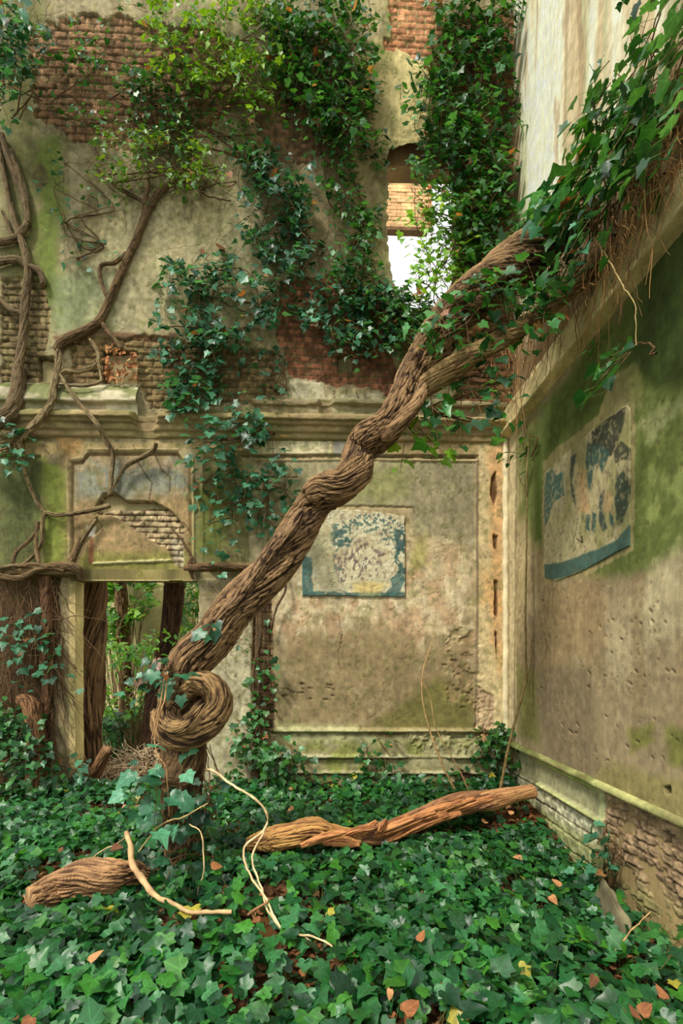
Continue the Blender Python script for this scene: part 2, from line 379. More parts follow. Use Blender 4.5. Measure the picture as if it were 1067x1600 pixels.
    for p in ([(768, 745), (774, 738), (778, 770), (772, 790), (766, 770)], [(771, 835), (777, 838), (776, 860), (772, 856)], [(772, 905), (778, 908), (777, 965), (773, 960)], [(773, 985), (777, 990), (776, 1030)]):
        m = s.poly(p, 2, 1); s.H -= .035*m; s.tint(m, rgb(96, 66, 42), .9)
    l = s.line([(745.5, 712), (744, 1140)], 1.6, .5); s.H += .012*l; s.tint(l, rgb(122, 104, 80), .8)
    l = s.line([(380, 712), (530, 712), (746, 713)], 2.2, .5); s.H -= .02*l; s.tint(l, rgb(116, 100, 68), .8)
    l = s.line([(400, 718), (560, 716), (745, 719)], 1.8, .6); s.H += .015*l; s.tint(l, rgb(186, 162, 118), .8)
    # white strip right of the door + brick slit
    m = s.poly([(310, 905), (392, 905), (392, 1290), (310, 1290)], 1, 1.5); s.tint(m, rgb(176, 168, 134), .95); s.H += .01*m
    s.tint(s.poly([(310, 905), (400, 905), (390, 960), (340, 985), (310, 960)], 10, 14), rgb(124, 108, 76), .7)
    s.tint(m*s.blotch(9, 88, .54, .68), rgb(148, 136, 104), .6)
    m = s.poly([(396, 905), (424, 905), (428, 1120), (424, 1200), (396, 1210)], 3, 1.2)
    s.bricks(m, rgb(150, 118, 88), rgb(126, 98, 74), rgb(88, 70, 50), bh=.085, bw=.18, deep=.05)
    m = s.poly([(396, 890), (410, 890), (412, 1200), (396, 1210)], 3, 2); s.H -= .03*m; s.tint(m, rgb(92, 72, 52), .8)
    # left pier and niche
    m = s.poly([(-60, 892), (118, 892), (118, 1300), (-60, 1300)], 1, 1.5); s.tint(m, rgb(150, 134, 98), .9)
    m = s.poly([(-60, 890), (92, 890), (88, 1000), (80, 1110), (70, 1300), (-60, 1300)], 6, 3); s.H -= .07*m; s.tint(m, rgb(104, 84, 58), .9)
    s.tint(s.poly([(108, 912), (119, 912), (119, 1290), (108, 1290)], .5, 1), rgb(192, 170, 112), .8)
    # dado
    m = sstep(0, 2, s.py-1142)*sstep(405, 415, s.px)*(1-sstep(786, 792, s.px)); s.tint(m, rgb(148, 142, 102), .95); s.H -= .015*m
    for y, w, h, c in ((1141, 3, .035, rgb(150, 138, 96)), (1147, 1.6, -.02, rgb(108, 92, 62)), (1182, 2.2, .05, rgb(170, 166, 130)), (1186, 1.6, -.01, rgb(96, 84, 54)), (1207, 2.2, .035, rgb(168, 162, 128)), (1211, 1.5, -.02, rgb(100, 86, 60))):
        l = s.line([(424, y), (745, y+1), (786, y+1)], w, .7)*(1-.8*s.poly([(640, 1150), (700, 1140), (700, 1195), (640, 1195)], 10, 4)); s.H += h*l; s.tint(l, c, .85)
    s.tint(s.poly([(430, 1130), (560, 1135), (600, 1160), (430, 1160)], 6, 6), rgb(172, 176, 128), .6)
    s.tint(s.poly([(640, 1142), (742, 1145), (742, 1200), (640, 1195)], 6, 3), rgb(158, 152, 112), .7)
    rough = s.poly([(640, 1150), (742, 1150), (742, 1178), (640, 1176)], 5, 2); s.H += .03*rough*s.e2*2
    s.tint(sstep(.5, .65, fbm(U, V, 5, 4, 99))*sstep(1150, 1170, s.py)*sstep(420, 430, s.px), rgb(120, 130, 56), .65)
    m = s.poly([(720, 1205), (760, 1222), (755, 1240), (722, 1230)], 4, 1.5); s.H -= .06*m; s.tint(m, rgb(104, 74, 58), .8)
    s.tint(sstep(1215, 1260, s.py), rgb(104, 96, 56), .6)
    # crumbling plaster and fine pits everywhere
    pit = s.blotch(34, 101, .74, .79, 2)*s.blotch(3, 102, .42, .6); s.H -= .005*pit; s.tint(pit, rgb(112, 96, 66), .4)
    s.tint(s.blotch(16, 111, .60, .7, 3), rgb(110, 112, 62), .35)
    s.C *= (1+.35*s.e2+.18*s.e1)[:, None]
def hole_back(s):
    d = (s.px > DOOR[0]) & (s.px < DOOR[1]+1.2*np.sin(s.V*30)) & (s.py > DOOR[2]-2*s.e1*3) & (s.V > -.25)
    w = s.poly(WINP, 5, 1) > .5
    return d | w
back = wall_surface('wall_back', 'back', .0105, -4.7, 2.26, -.35, 10.0, paint_back, hole_back)

def paint_right(s):
    U, V = s.U, s.V; s.C[:] = rgb(152, 134, 102)
    s.H += .010*(fbm(U, V, 1.2, 3, 2)-.5)+.003*s.e1
    st = fbm(U*7, V*.6, 1, 4, 18)
    s.tint(sstep(.42, .66, fbm(U, V, 1.8, 4, 44)), rgb(186, 170, 132), .6)
    s.tint(sstep(.5, .72, st), rgb(132, 112, 78), .5)
    s.tint(s.poly([(795, 640), (800, 690), (830, 655), (838, 820), (795, 1100)], 6, 10)*.6, rgb(176, 160, 112), .8)
    G1, G2 = rgb(98, 112, 54), rgb(76, 90, 40)
    s.tint(s.poly([(806, 690), (1080, 330), (1080, 860), (990, 900), (935, 905), (835, 850), (815, 800)], 12, 14), G1, .92)
    s.tint(s.poly([(845, 650), (940, 530), (1080, 380), (1080, 620), (985, 590), (935, 640), (850, 715)], 12, 12), G2, .85)
    s.tint(s.poly([(1010, 400), (1080, 340), (1080, 600), (1030, 600), (985, 570)], 12, 10), rgb(60, 74, 34), .8)
    s.tint(s.poly([(833, 690), (845, 690), (845, 840), (835, 845)], 5, 6), rgb(66, 82, 30), .8)
    s.tint(s.poly([(1000, 660), (1080, 600), (1080, 640), (1010, 690)], 12, 10), rgb(150, 152, 104), .7)
    s.tint(s.poly([(995, 740), (1080, 690), (1080, 830), (1010, 850)], 16, 14)*s.blotch(7, 51, .4, .6), rgb(140, 148, 84), .7)
    s.tint(s.poly([(1020, 880), (1080, 840), (1080, 1000), (1000, 1010)], 16, 16), rgb(176, 164, 126), .7)
    s.tint(s.poly([(848, 722), (872, 698), (936, 648), (955, 590), (985, 572), (992, 640), (990, 860), (905, 905), (846, 912)], 3, 1.5), rgb(156, 142, 98), .8)
    s.tint(s.poly([(955, 590), (1000, 560), (1005, 640), (985, 632)], 5, 6), rgb(132, 130, 78), .7)
    s.tint(s.poly([(840, 1045), (925, 1040), (930, 1225), (842, 1190)], 14, 14), rgb(122, 108, 82), .8)
    s.tint(s.poly([(850, 920), (940, 900), (935, 1040), (850, 1030)], 20, 20), rgb(150, 124, 86), .6)
    s.tint(s.poly([(984, 1140), (1020, 1130), (1025, 1160), (985, 1175)], 9, 9), rgb(112, 116, 52), .8)
    s.tint(s.poly([(1035, 1130), (1080, 1140), (1080, 1200), (1045, 1190)], 9, 9), rgb(112, 118, 54), .8)
    s.tint(s.poly([(930, 1190), (1080, 1230), (1080, 1290), (935, 1230)], 12, 12), rgb(134, 126, 72), .7)
    s.tint(s.poly([(808, 1040), (840, 1050), (840, 1160), (812, 1150)], 9, 8), rgb(122, 124, 62), .75)
    m = s.poly([(796, 640), (806, 660), (806, 1165), (796, 1160)], 1, 1); s.tint(m, rgb(196, 180, 138), .8)
    l = s.line([(833, 690), (833, 840), (832, 1120)], 1.3, .6); s.H -= .008*l; s.tint(l, rgb(112, 98, 66), .6)
    l = s.line([(806, 690), (803, 1160)], 1.3, .6); s.H -= .008*l; s.tint(l, rgb(120, 104, 74), .6)
    for _ in range(36):
        x, y = random.uniform(840, 1060), random.uniform(930, 1190)
        l = s.line([(x, y), (x+random.uniform(1, 4), y+random.uniform(1, 5))], random.uniform(.8, 1.7), .8); s.H -= .012*l; s.tint(l, rgb(100, 82, 56), .6)
    m = s.poly([(1038, 1230), (1046, 1228), (1047, 1238), (1040, 1240)], 1, 1); s.H -= .05*m; s.tint(m, rgb(60, 48, 30), .9)
    # dado zone
    zt = .575
    lo = 1-sstep(zt-.015, zt, V+.015*s.e1)
    s.H -= .06*lo; s.tint(lo, rgb(150, 146, 108), .95)
    pan = s.poly([(835, 1160), (933, 1215), (936, 1278), (933, 1290), (836, 1226)], 1.5, 1.2)*lo
    s.tint(pan, rgb(150, 148, 112), .9)
    fr = (sstep(.26, .275, V)*(1-sstep(.295, .31, V)))*(s.px < 934)*(s.px > 834); s.H += .05*fr; s.tint(fr, rgb(178, 184, 118), .9)
    fr = (sstep(.50, .51, V)*(1-sstep(.56, .57, V)))*(s.px < 926)*(s.px > 834); s.H += .03*fr; s.tint(fr, rgb(148, 162, 88), .9)
    s.tint(s.poly([(922, 1230), (936, 1236), (934, 1282), (924, 1276)], 3, 2), rgb(186, 194, 138), .8)
    low = lo*(1-sstep(.25, .26, V))*(s.px < 935+8*s.e1); s.bricks(low, rgb(180, 178, 148), rgb(164, 160, 124), rgb(104, 96, 66), bh=.13, bw=.9, deep=.05)
    s.tint(low*(1-sstep(0, .12, V)), rgb(140, 146, 84), .6)
    rub = lo*sstep(930, 936, s.px+6*s.e1)
    s.bricks(rub, rgb(160, 136, 104), rgb(140, 116, 88), rgb(104, 84, 62), bh=.075, bw=.24, deep=.07)
    s.H += rub*(.035*(fbm(U, V, 9, 4, 61)-.5)*2)
    s.tint(rub*sstep(.46, .6, fbm(U, V, 2.2, 3, 63))*(1-sstep(.4, .45, 1-V)), rgb(172, 148, 112), .7)
    s.tint(rub*(1-sstep(-.1, .14, V+.15*s.e1)), rgb(128, 126, 74), .7)
    pit = s.blotch(36, 101, .74, .79, 2)*s.blotch(3, 102, .42, .6); s.H -= .005*pit; s.tint(pit, rgb(112, 96, 66), .4)
    s.C *= (1+.3*s.e2+.16*s.e1)[:, None]
right = wall_surface('wall_right', 'right', .0095, 2.0, 6.02, -.6, 4.4, paint_right)

def paint_upper(s):
    U, V = s.U, s.V; s.C[:] = rgb(236, 228, 196)
    st = fbm(U*5, V*.35, 1, 4, 28); s.H += .02*(fbm(U*2, V*.5, 1, 3, 7)-.5)
    s.tint(sstep(.45, .68, st), rgb(186, 160, 116), .75)
    s.tint(sstep(.52, .7, fbm(U*6, V*.4, 1, 4, 38)), rgb(176, 184, 136), .55)
    s.tint(sstep(.6, .7, fbm(U*9, V*1.2, 1, 4, 48)), rgb(160, 130, 96), .5)
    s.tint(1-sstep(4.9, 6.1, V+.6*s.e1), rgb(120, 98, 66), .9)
    s.C *= (1+.22*s.e2+.1*s.e1)[:, None]
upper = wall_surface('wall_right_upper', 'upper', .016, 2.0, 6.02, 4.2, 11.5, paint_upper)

# wall thickness: door reveals, window reveals and the outer side of the back wall
def box_verts(x0, x1, y0, y1, z0, z1):
    v = [(x, y, z) for x in (x0, x1) for y in (y0, y1) for z in (z0, z1)]
    f = [(0, 1, 3, 2), (4, 6, 7, 5), (0, 4, 5, 1), (2, 3, 7, 6), (0, 2, 6, 4), (1, 5, 7, 3)]
    return v, f
def slab(name, x0, x1, y0, y1, z0, z1, c, step=.05, amp=.006, mat=None, edge=0):
    """box surface subdivided and roughened"""
    V = []; Fs = []; off = 0
    def face(o, a, b):
        nonlocal off
        la, lb = np.linalg.norm(a), np.linalg.norm(b); na, nb = max(2, int(la/step)+1), max(2, int(lb/step)+1)
        s_, t_ = np.meshgrid(np.linspace(0, 1, na), np.linspace(0, 1, nb), indexing='xy')
        p = o[None]+s_.ravel()[:, None]*a[None]+t_.ravel()[:, None]*b[None]
        V.append(p); Fs.append(grid_faces(na, nb)+off); off += len(p)
    X, Y, Z = np.array([x1-x0, 0, 0.]), np.array([0, y1-y0, 0.]), np.array([0, 0, z1-z0])
    o = np.array([x0, y0, z0])
    face(o, X, Z); face(o+Y, Z, X); face(o, Z, Y); face(o+X, Y, Z); face(o, Y, X); face(o+Z, X, Y)
    P = np.concatenate(V)
    for ax in range(3):
        P[:, ax] += amp*2*(n3(P[:, 0]*9, P[:, 1]*9, P[:, 2]*9, ax)-.5)
    n = n3(P[:, 0]*6, P[:, 1]*6, P[:, 2]*3, 9)
    cc = np.asarray(c)[None]*(.8+.4*n[:, None])
    return P, np.concatenate(Fs), lin(cc)*GAIN
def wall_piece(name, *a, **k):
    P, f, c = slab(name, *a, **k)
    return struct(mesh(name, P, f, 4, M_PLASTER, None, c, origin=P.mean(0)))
dx0, dx1 = xb(DOOR[0]), xb(DOOR[1]); dz = zb(DOOR[2], 210)
wx0, wx1 = xb(606), xb(712)
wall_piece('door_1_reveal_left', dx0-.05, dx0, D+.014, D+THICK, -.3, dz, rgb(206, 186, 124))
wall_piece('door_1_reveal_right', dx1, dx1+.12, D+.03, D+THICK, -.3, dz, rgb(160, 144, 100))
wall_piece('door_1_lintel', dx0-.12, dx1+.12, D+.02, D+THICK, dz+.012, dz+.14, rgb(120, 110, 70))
wall_piece('wall_back_outer_left', -4.7, dx0-.12, D+.11, D+THICK, -.3, 10, rgb(150, 138, 100), step=.2)
wall_piece('wall_back_outer_above_door', dx0-.12, wx0-.02, D+.11, D+THICK, dz+.14, 10, rgb(150, 138, 100), step=.2)
wall_piece('wall_back_outer_lower', dx1+.12, 2.4, D+.11, D+THICK, -.3, zb(478, 650), rgb(150, 138, 100), step=.2)
wall_piece('wall_back_outer_upper', wx0-.02, 2.4, D+.18, D+THICK+.2, zb(238, 650), 10, rgb(150, 120, 86), step=.1)
wall_piece('wall_back_outer_right', wx1+.05, 2.4, D+.11, D+THICK+.2, zb(478, 650), zb(238, 650), rgb(150, 120, 86), step=.1)
wall_piece('wall_right_mass', XR+.08, XR+.45, 2.0, D+.2, -.6, 4.35, rgb(150, 130, 90), step=.1)

# ------------------------------------------------------------------ cornices and mouldings
def trim(name, prof, p0, p1, out, base_col, moss=0., amp=.01, step=.02, breaks=(), seed=1):
    """prof: list of (outward, z) from top to bottom; swept from p0 to p1 (horizontal)"""
    p0 = np.array(p0, float); p1 = np.array(p1, float); L = np.linalg.norm(p1-p0); out = np.array(out, float)
    pr = np.array(prof, float); seg = np.linalg.norm(np.diff(pr, axis=0), axis=1); s = np.concatenate([[0], np.cumsum(seg)])
    k = np.linspace(0, s[-1], max(6, int(s[-1]/.012))); po = np.interp(k, s, pr[:, 0]); pz = np.interp(k, s, pr[:, 1])
    nu = int(L/step)+2; t = np.linspace(0, 1, nu)
    T, K = np.meshgrid(t, np.arange(len(k)), indexing='xy')
    O = po[K]; Z = pz[K]; U = T*L
    n = fbm(U, Z+O*2, 4, 4, seed); nf = fbm(U, Z*1.5+O*3, 18, 3, seed+5)
    wear = sstep(.52, .72, fbm(U, Z*.5, 1.3, 3, seed+9))
    for a, b in breaks:
        wear = np.maximum(wear, sstep(a-.03, a+.03, U+.1*(n-.5))*(1-sstep(b-.03, b+.03, U+.1*(n-.5)))*1.4)
    O2 = np.where(O > .012, np.maximum(O*(1-.55*np.clip(wear, 0, 1.5))+amp*2*(n-.5)+amp*(nf-.5), .004), O)
    Z2 = Z+amp*.6*(nf-.5)
    P = p0[None, None]+T[..., None]*(p1-p0)+O2[..., None]*out; P[..., 2] = Z2
    c = np.asarray(base_col)[None, None]*(.82+.4*n[..., None]+.25*(nf[..., None]-.5))
    c = c*(1-.45*wear[..., None])+rgb(120, 104, 74)*.45*wear[..., None]
    dzk = np.gradient(pz)[K]; dok = np.gradient(po)[K]
    up = np.clip(np.abs(dok)/(np.abs(dzk)+np.abs(dok)+1e-6), 0, 1)*(dok > 0)
    g = np.clip(moss*(up*.8+.5)*sstep(.40, .6, fbm(U, Z*3, 3, 4, seed+3)), 0, 1)[..., None]
    c = c*(1-g)+rgb(84, 94, 44)*g
    return struct(mesh(name, P.reshape(-1, 3), grid_faces(nu, len(k)), 4, M_PLASTER, None, np.clip(lin(c.reshape(-1, 3))*GAIN, .004, .8), origin=(p0+p1)/2))
zc = zb(690, 500)    # underside of the main cornice
xl = -4.7
trim('trim_1', [(-.01, zc+.30), (.10, zc+.285), (.17, zc+.235), (.175, zc+.19), (.135, zc+.18), (.12, zc+.15), (.085, zc+.14), (.075, zc+.085), (.045, zc+.07), (.04, zc+.02), (-.01, zc)],
     (xl, D, 0), (XR-.02, D, 0), (0, -1, 0), rgb(146, 128, 92), .45, .016, breaks=((xb(215)-xl, xb(248)-xl),), seed=3)
z2 = zb(655, 200)
trim('trim_2', [(-.03, z2+.42), (.04, z2+.34), (.10, z2+.24), (.125, z2+.17), (.12, z2+.15), (.06, z2+.14), (.055, z2+.03), (.03, z2), (-.01, z2-.02)],
     (xb(-40), D, 0), (xb(218), D, 0), (0, -1, 0), rgb(166, 158, 132), .8, .018, seed=8)
z3 = zb(660, 500)
trim('trim_3', [(-.03, z3+.27), (.09, z3+.24), (.12, z3+.22), (.11, z3+.18), (.05, z3+.17), (.05, z3+.02), (-.01, z3)],
     (xb(395), D, 0), (XR-.02, D, 0), (0, -1, 0), rgb(140, 130, 102), .4, .024, breaks=((xb(500)-xb(395), xb(520)-xb(395)),), seed=12)
zr = 4.17
trim('trim_4', [(-.12, zr+.42), (.03, zr+.36), (.06, zr+.28), (.055, zr+.08), (.095, zr+.065), (.10, zr+.03), (.075, zr+.02), (.02, zr), (-.01, zr-.01)],
     (XR, 2.0, 0), (XR, D-.02, 0), (-1, 0, 0), rgb(188, 172, 126), .35, .010, breaks=(), seed=15)
trim('trim_5', [(-.06, .63), (.01, .625), (.035, .605), (.04, .585), (.03, .568), (-.07, .56)],
     (XR, 2.0, 0), (XR, D-.03, 0), (-1, 0, 0), rgb(158, 160, 104), .6, .006, step=.012, seed=18)
zl = zb(893, 60)
trim('trim_6', [(-.01, zl+.06), (.12, zl+.045), (.15, zl), (.13, zl-.05), (.04, zl-.06), (-.08, zl-.08)], (xb(-50), D, 0), (xb(128), D, 0), (0, -1, 0), rgb(112, 94, 64), .2, .02, seed=22)
zl = zb(886, 350)
trim('trim_7', [(-.01, zl+.05), (.09, zl+.04), (.12, zl), (.10, zl-.04), (.02, zl-.05), (-.02, zl-.06)], (xb(300), D, 0), (xb(405), D, 0), (0, -1, 0), rgb(112, 92, 62), .2, .02, breaks=((0, .2),), seed=25)
# pale corner bead
def tubes(lst, color, jitter=.12, seg=6):
    V = []; Fs = []; C = []; off = 0
    for it in lst:
        P, R = np.asarray(it[0], float), it[1]; n = len(P)
        R = np.full(n, R) if np.isscalar(R) else np.asarray(R, float)
        c = np.asarray(it[2] if len(it) > 2 else color, float); k = it[3] if len(it) > 3 else seg
        T = np.gradient(P, axis=0); T /= np.linalg.norm(T, axis=1)[:, None]+1e-9
        ref = np.array([0, 0, 1.]) if abs(T[:, 2]).mean() < .8 else np.array([1., 0, 0])
        A = np.cross(T, ref); A /= np.linalg.norm(A, axis=1)[:, None]+1e-9; B = np.cross(T, A)
        th = np.linspace(0, 2*np.pi, k, endpoint=False)
        p = P[:, None]+R[:, None, None]*(np.cos(th)[None, :, None]*A[:, None]+np.sin(th)[None, :, None]*B[:, None])
        V.append(p.reshape(-1, 3)); Fs.append(grid_faces(k, n, closed_u=True)+off); off += n*k
        C.append(np.repeat(np.clip(c[None]*(1+jitter*(2*RNG.random((n, 1))-1)), 0, 1), k, 0))
    return np.concatenate(V), np.concatenate(Fs), lin(np.concatenate(C))
def smooth_path(pts, n=None, step=.03):
    P = np.asarray(pts, float)
    if len(P) < 3:
        m = n or max(2, int(np.linalg.norm(P[-1]-P[0])/step)+1); t = np.linspace(0, 1, m)[:, None]; return P[0]*(1-t)+P[-1]*t
    Q = np.vstack([2*P[0]-P[1], P, 2*P[-1]-P[-2]]); out = []
    for i in range(1, len(Q)-2):
        m = max(2, int(np.linalg.norm(Q[i+1][:3]-Q[i][:3])/step)+1)
        t = np.linspace(0, 1, m, endpoint=False)[:, None]
        a, b, c, d = Q[i-1], Q[i], Q[i+1], Q[i+2]
        out.append(.5*((2*b)+(c-a)*t+(2*a-5*b+4*c-d)*t**2+(3*b-a-3*c+d)*t**3))
    out.append(P[-1:]); return np.vstack(out)
xc = xb(789)
pth = np.array([(xc+.004*math.sin(i*.9), D-.02, z) for i, z in enumerate(np.linspace(zb(1142, 789), zb(688, 789), 60))])
V, f, c = tubes([(pth, .034+.003*np.sin(np.arange(60)*1.7))], rgb(208, 196, 160), .06, 14)
struct(mesh('trim_8', V, f, 4, M_PLASTER, None, c*GAIN, origin=pth[0]))

# ------------------------------------------------------------------ ground
def gz(x, y):
    x = np.asarray(x, float); y = np.asarray(y, float)
    g = -.27*sstep(.5, 2.0, x)*sstep(.3, 1.6, 5.7-y)
    g = g+.07*(fbm(x+20, y+20, .9, 3, 5)-.5)*2*.8+.02*(fbm(x+20, y+20, 6, 3, 6)-.5)
    g = g+.10*np.exp(-((x+1.05)**2+(y-3.75)**2)/.25)
    g = g+.10*sstep(5.5, 6.2, y)
    return g
def make_ground():
    u = np.arange(-6, XR+.3, .035); v = np.arange(-1.5, 13, .035)
    Vv, U = np.meshgrid(v, u, indexing='ij'); U = U.ravel(); Vv = Vv.ravel()
    P = np.stack([U, Vv, gz(U, Vv)+.02*(fbm(U, Vv, 14, 3, 3)-.5)], -1)
    n = fbm(U, Vv, 8, 4, 12)[:, None]; m = fbm(U, Vv, 2.5, 3, 13)[:, None]
    c = rgb(58, 42, 26)*(1-n)+rgb(112, 74, 40)*n; c = c*(.7+.5*m)
    return struct(mesh('ground', P, grid_faces(len(u), len(v)), 4, M_GROUND, None, lin(c)))
make_ground()

# ------------------------------------------------------------------ leaves
_half = [(.17, -.15), (.38, -.17), (.52, -.01), (.45, .15), (.64, .34), (.43, .46), (.31, .58), (.15, .82)]
def leaf_shape(kind='ivy'):
    if kind == 'ivy': half = _half; ctr = (0, .25)
    elif kind == 'narrow': half = [(.10, .06), (.19, .25), (.20, .5), (.13, .75)]; ctr = (0, .4)
    else: half = [(.2, -.05), (.34, .12), (.30, .4), (.2, .7)]; ctr = (0, .35)
    pts = [(0, 0)]+half+[(0, 1.0)]+[(-x, y) for x, y in half[::-1]]
    return np.array([ctr]+pts)
def leaves(P, Nn, T, S, C, kind='ivy', curl=.22, fold=.25):
    """P attach point, Nn normal, T tip direction, S size, C colour (n,3) srgb"""
    P = np.asarray(P, float); Nn = np.asarray(Nn, float); T = np.asarray(T, float); S = np.asarray(S, float)
    sh = leaf_shape(kind); k = len(sh); n = len(P)
    Nn = Nn/(np.linalg.norm(Nn, axis=1)[:, None]+1e-9)
    T = T-(T*Nn).sum(1)[:, None]*Nn; T = T/(np.linalg.norm(T, axis=1)[:, None]+1e-9)
    X = np.cross(T, Nn)
    wv = RNG.uniform(.8, 1.2, (n, 1)); asym = RNG.normal(0, .08, (n, 1))
    lx = sh[None, :, 0]*wv+asym*sh[None, :, 1]; ly = sh[None, :, 1]*np.ones((n, 1))
    fo = RNG.normal(fold, .2, (n, 1)); cu = RNG.normal(curl, .2, (n, 1))
    lz = np.abs(sh[None, :, 0])*fo-cu*np.maximum(sh[None, :, 1], 0)**2-.25*np.abs(sh[None, :, 0])**2+RNG.normal(0, .02, (n, k))
    V = P[:, None]+S[:, None, None]*(lx[..., None]*X[:, None]+ly[..., None]*T[:, None]+lz[..., None]*Nn[:, None])
    i = np.arange(1, k); tri = np.stack([np.zeros(k-1, int), i, np.roll(i, -1)], -1)
    Fa = (tri[None]+(np.arange(n)*k)[:, None, None]).reshape(-1, 3)
    cols = np.repeat(np.clip(lin(C), .002, .9), k, 0); luv = np.tile(sh, (n, 1))
    return V.reshape(-1, 3), Fa, cols, luv
def merge(parts):
    V = []; Fa = []; C = []; Lv = []; off = 0
    for v, f, c, l in parts:
        V.append(v); Fa.append(f+off); C.append(c); Lv.append(l); off += len(v)
    return np.concatenate(V), np.concatenate(Fa), np.concatenate(C), np.concatenate(Lv)
def pal(name, n):
    P = {'teal': [(42, 92, 64), (62, 122, 88), (28, 72, 48), (84, 146, 112)],
         'bright': [(88, 136, 30), (112, 156, 38), (60, 112, 32), (132, 170, 58)],
         'mid': [(34, 84, 32), (56, 112, 38), (26, 70, 36), (78, 136, 80)],
         'dark': [(26, 66, 36), (34, 80, 48), (24, 58, 38), (44, 96, 66)],
         'ground': [(26, 80, 34), (20, 68, 36), (38, 96, 42), (14, 52, 28), (54, 112, 64), (58, 116, 36)],
         'dry': [(150, 98, 60), (126, 80, 50), (176, 132, 88), (100, 66, 44)],
         'shrub': [(96, 150, 44), (70, 128, 40), (130, 176, 70), (50, 104, 40)]}[name]
    P = np.array(P, float)/255; i = RNG.integers(0, len(P), n); j = RNG.integers(0, len(P), n); t = RNG.random((n, 1))
    return P[i]*(1-t)+P[j]*t*1.0
def norm(v): v = np.asarray(v, float); return v/(np.linalg.norm(v, axis=-1, keepdims=True)+1e-9)
def in_poly(pts, n, clump=.0):
    pts = np.array(pts, float); lo = pts.min(0); hi = pts.max(0); out = []
    while len(out) < n:
        q = RNG.uniform(lo, hi); c = False; k = len(pts)
        for a in range(k):
            x1, y1 = pts[a]; x2, y2 = pts[(a+1) % k]
            if ((y1 > q[1]) != (y2 > q[1])) and q[0] < x1+(q[1]-y1)*(x2-x1)/(y2-y1): c = not c
        if c:
            if clump and n2(np.array([q[0]/28.]), np.array([q[1]/28.]), int(clump*100))[0] < .38 and RNG.random() < .8: continue
            out.append(q)
    return np.array(out)

def ivy(label, pts, sprigs, palette, surf='back', off=(.02, .18), size=.085, per=7, length=.26, name='climbing_ivy',
        group=None, stems=5, stem_col=rgb(104, 78, 52), dep=None, hang=.6, bright=0., name2='foliage', stem_r=.008, dry=.02, aim=None):
    if surf == 'back': size = size*.88
    n_out = {'back': np.array([0, -1., 0]), 'right': np.array([-1., 0, 0]), 'free': np.array([0, -1., 0])}[surf]
    Q = in_poly(pts, sprigs, .37)
    def place(q, o):
        if surf == 'back': return on_back(q[:, 0], q[:, 1], o)
        if surf == 'right': return on_right(q[:, 0], q[:, 1], o)
        d = dep if not callable(dep) else dep(q[:, 0], q[:, 1])
        return at(q[:, 0], q[:, 1], d-o)
    O = RNG.uniform(off[0], off[1], sprigs)*RNG.uniform(.3, 1, sprigs)
    B = place(Q, O)
    root = thing(name, label, 'ivy', B.mean(0), group)
    dirs = norm(n_out[None]*RNG.uniform(.1, .8, (sprigs, 1))+np.array([0, 0, -hang])[None]+RNG.normal(0, .55, (sprigs, 3))*np.array([1, .6, 1]))
    LP, LN, LT, LS = [], [], [], []; tl = []
    Lh = length*RNG.uniform(.5, 1.3, sprigs)
    for i in range(sprigs):
        m = max(3, int(per*RNG.uniform(.6, 1.3))); t = np.linspace(.1, 1, m)[:, None]
        path = B[i]+dirs[i]*t*Lh[i]+np.array([0, 0, -.25])*Lh[i]*t**2
        lat = norm(np.cross(dirs[i], n_out)+1e-3)
        side = np.where(np.arange(m) % 2 == 0, 1, -1)[:, None]
        pet = path+lat*side*size*RNG.uniform(.3, 1.1, (m, 1))+n_out*size*RNG.uniform(-.1, .9, (m, 1))
        if surf == 'back': pet[:, 1] = np.minimum(pet[:, 1], D-.03)
        if surf == 'right': pet[:, 0] = np.minimum(pet[:, 0], XR-.03)
        LP.append(pet)
        LT.append(norm(lat*side*.7+dirs[i]*.5+np.array([0, 0, -.7])+RNG.normal(0, .3, (m, 3))))
        LN.append(norm(n_out*.8+np.array([0, 0, 1.05])+RNG.normal(0, .5, (m, 3))))
        LS.append(size*RNG.uniform(.55, 1.25, m))
        tl.append((np.vstack([B[i], path]), np.linspace(.004, .0016, m+1), stem_col*1.1, 4))
        for a in range(m): tl.append((np.vstack([path[a], pet[a]]), .0013, rgb(110, 120, 60), 3))
    LP, LN, LT, LS = map(np.concatenate, (LP, LN, LT, LS))
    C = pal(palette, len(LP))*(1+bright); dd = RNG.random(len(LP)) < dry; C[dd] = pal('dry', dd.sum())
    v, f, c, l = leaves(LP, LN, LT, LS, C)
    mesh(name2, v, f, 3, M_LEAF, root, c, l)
    for k in range(stems):   # woody runners behind the leaves
        m = RNG.integers(4, 7); idx = RNG.choice(sprigs, min(m, sprigs), replace=False); idx = idx[np.argsort(B[idx][:, 2])]
        if len(idx) < 2: continue
        Pm = B[idx]-n_out*O[idx][:, None]*.6+RNG.normal(0, .02, (len(idx), 3))
        pth = smooth_path(Pm, step=.05); pth += RNG.normal(0, .004, pth.shape)
        tl.append((pth, np.linspace(stem_r, stem_r*.4, len(pth)), stem_col, 5))
    v, f, c = tubes(tl, stem_col)
    mesh('stem', v, f, 4, M_STEM, root, c)
    return root
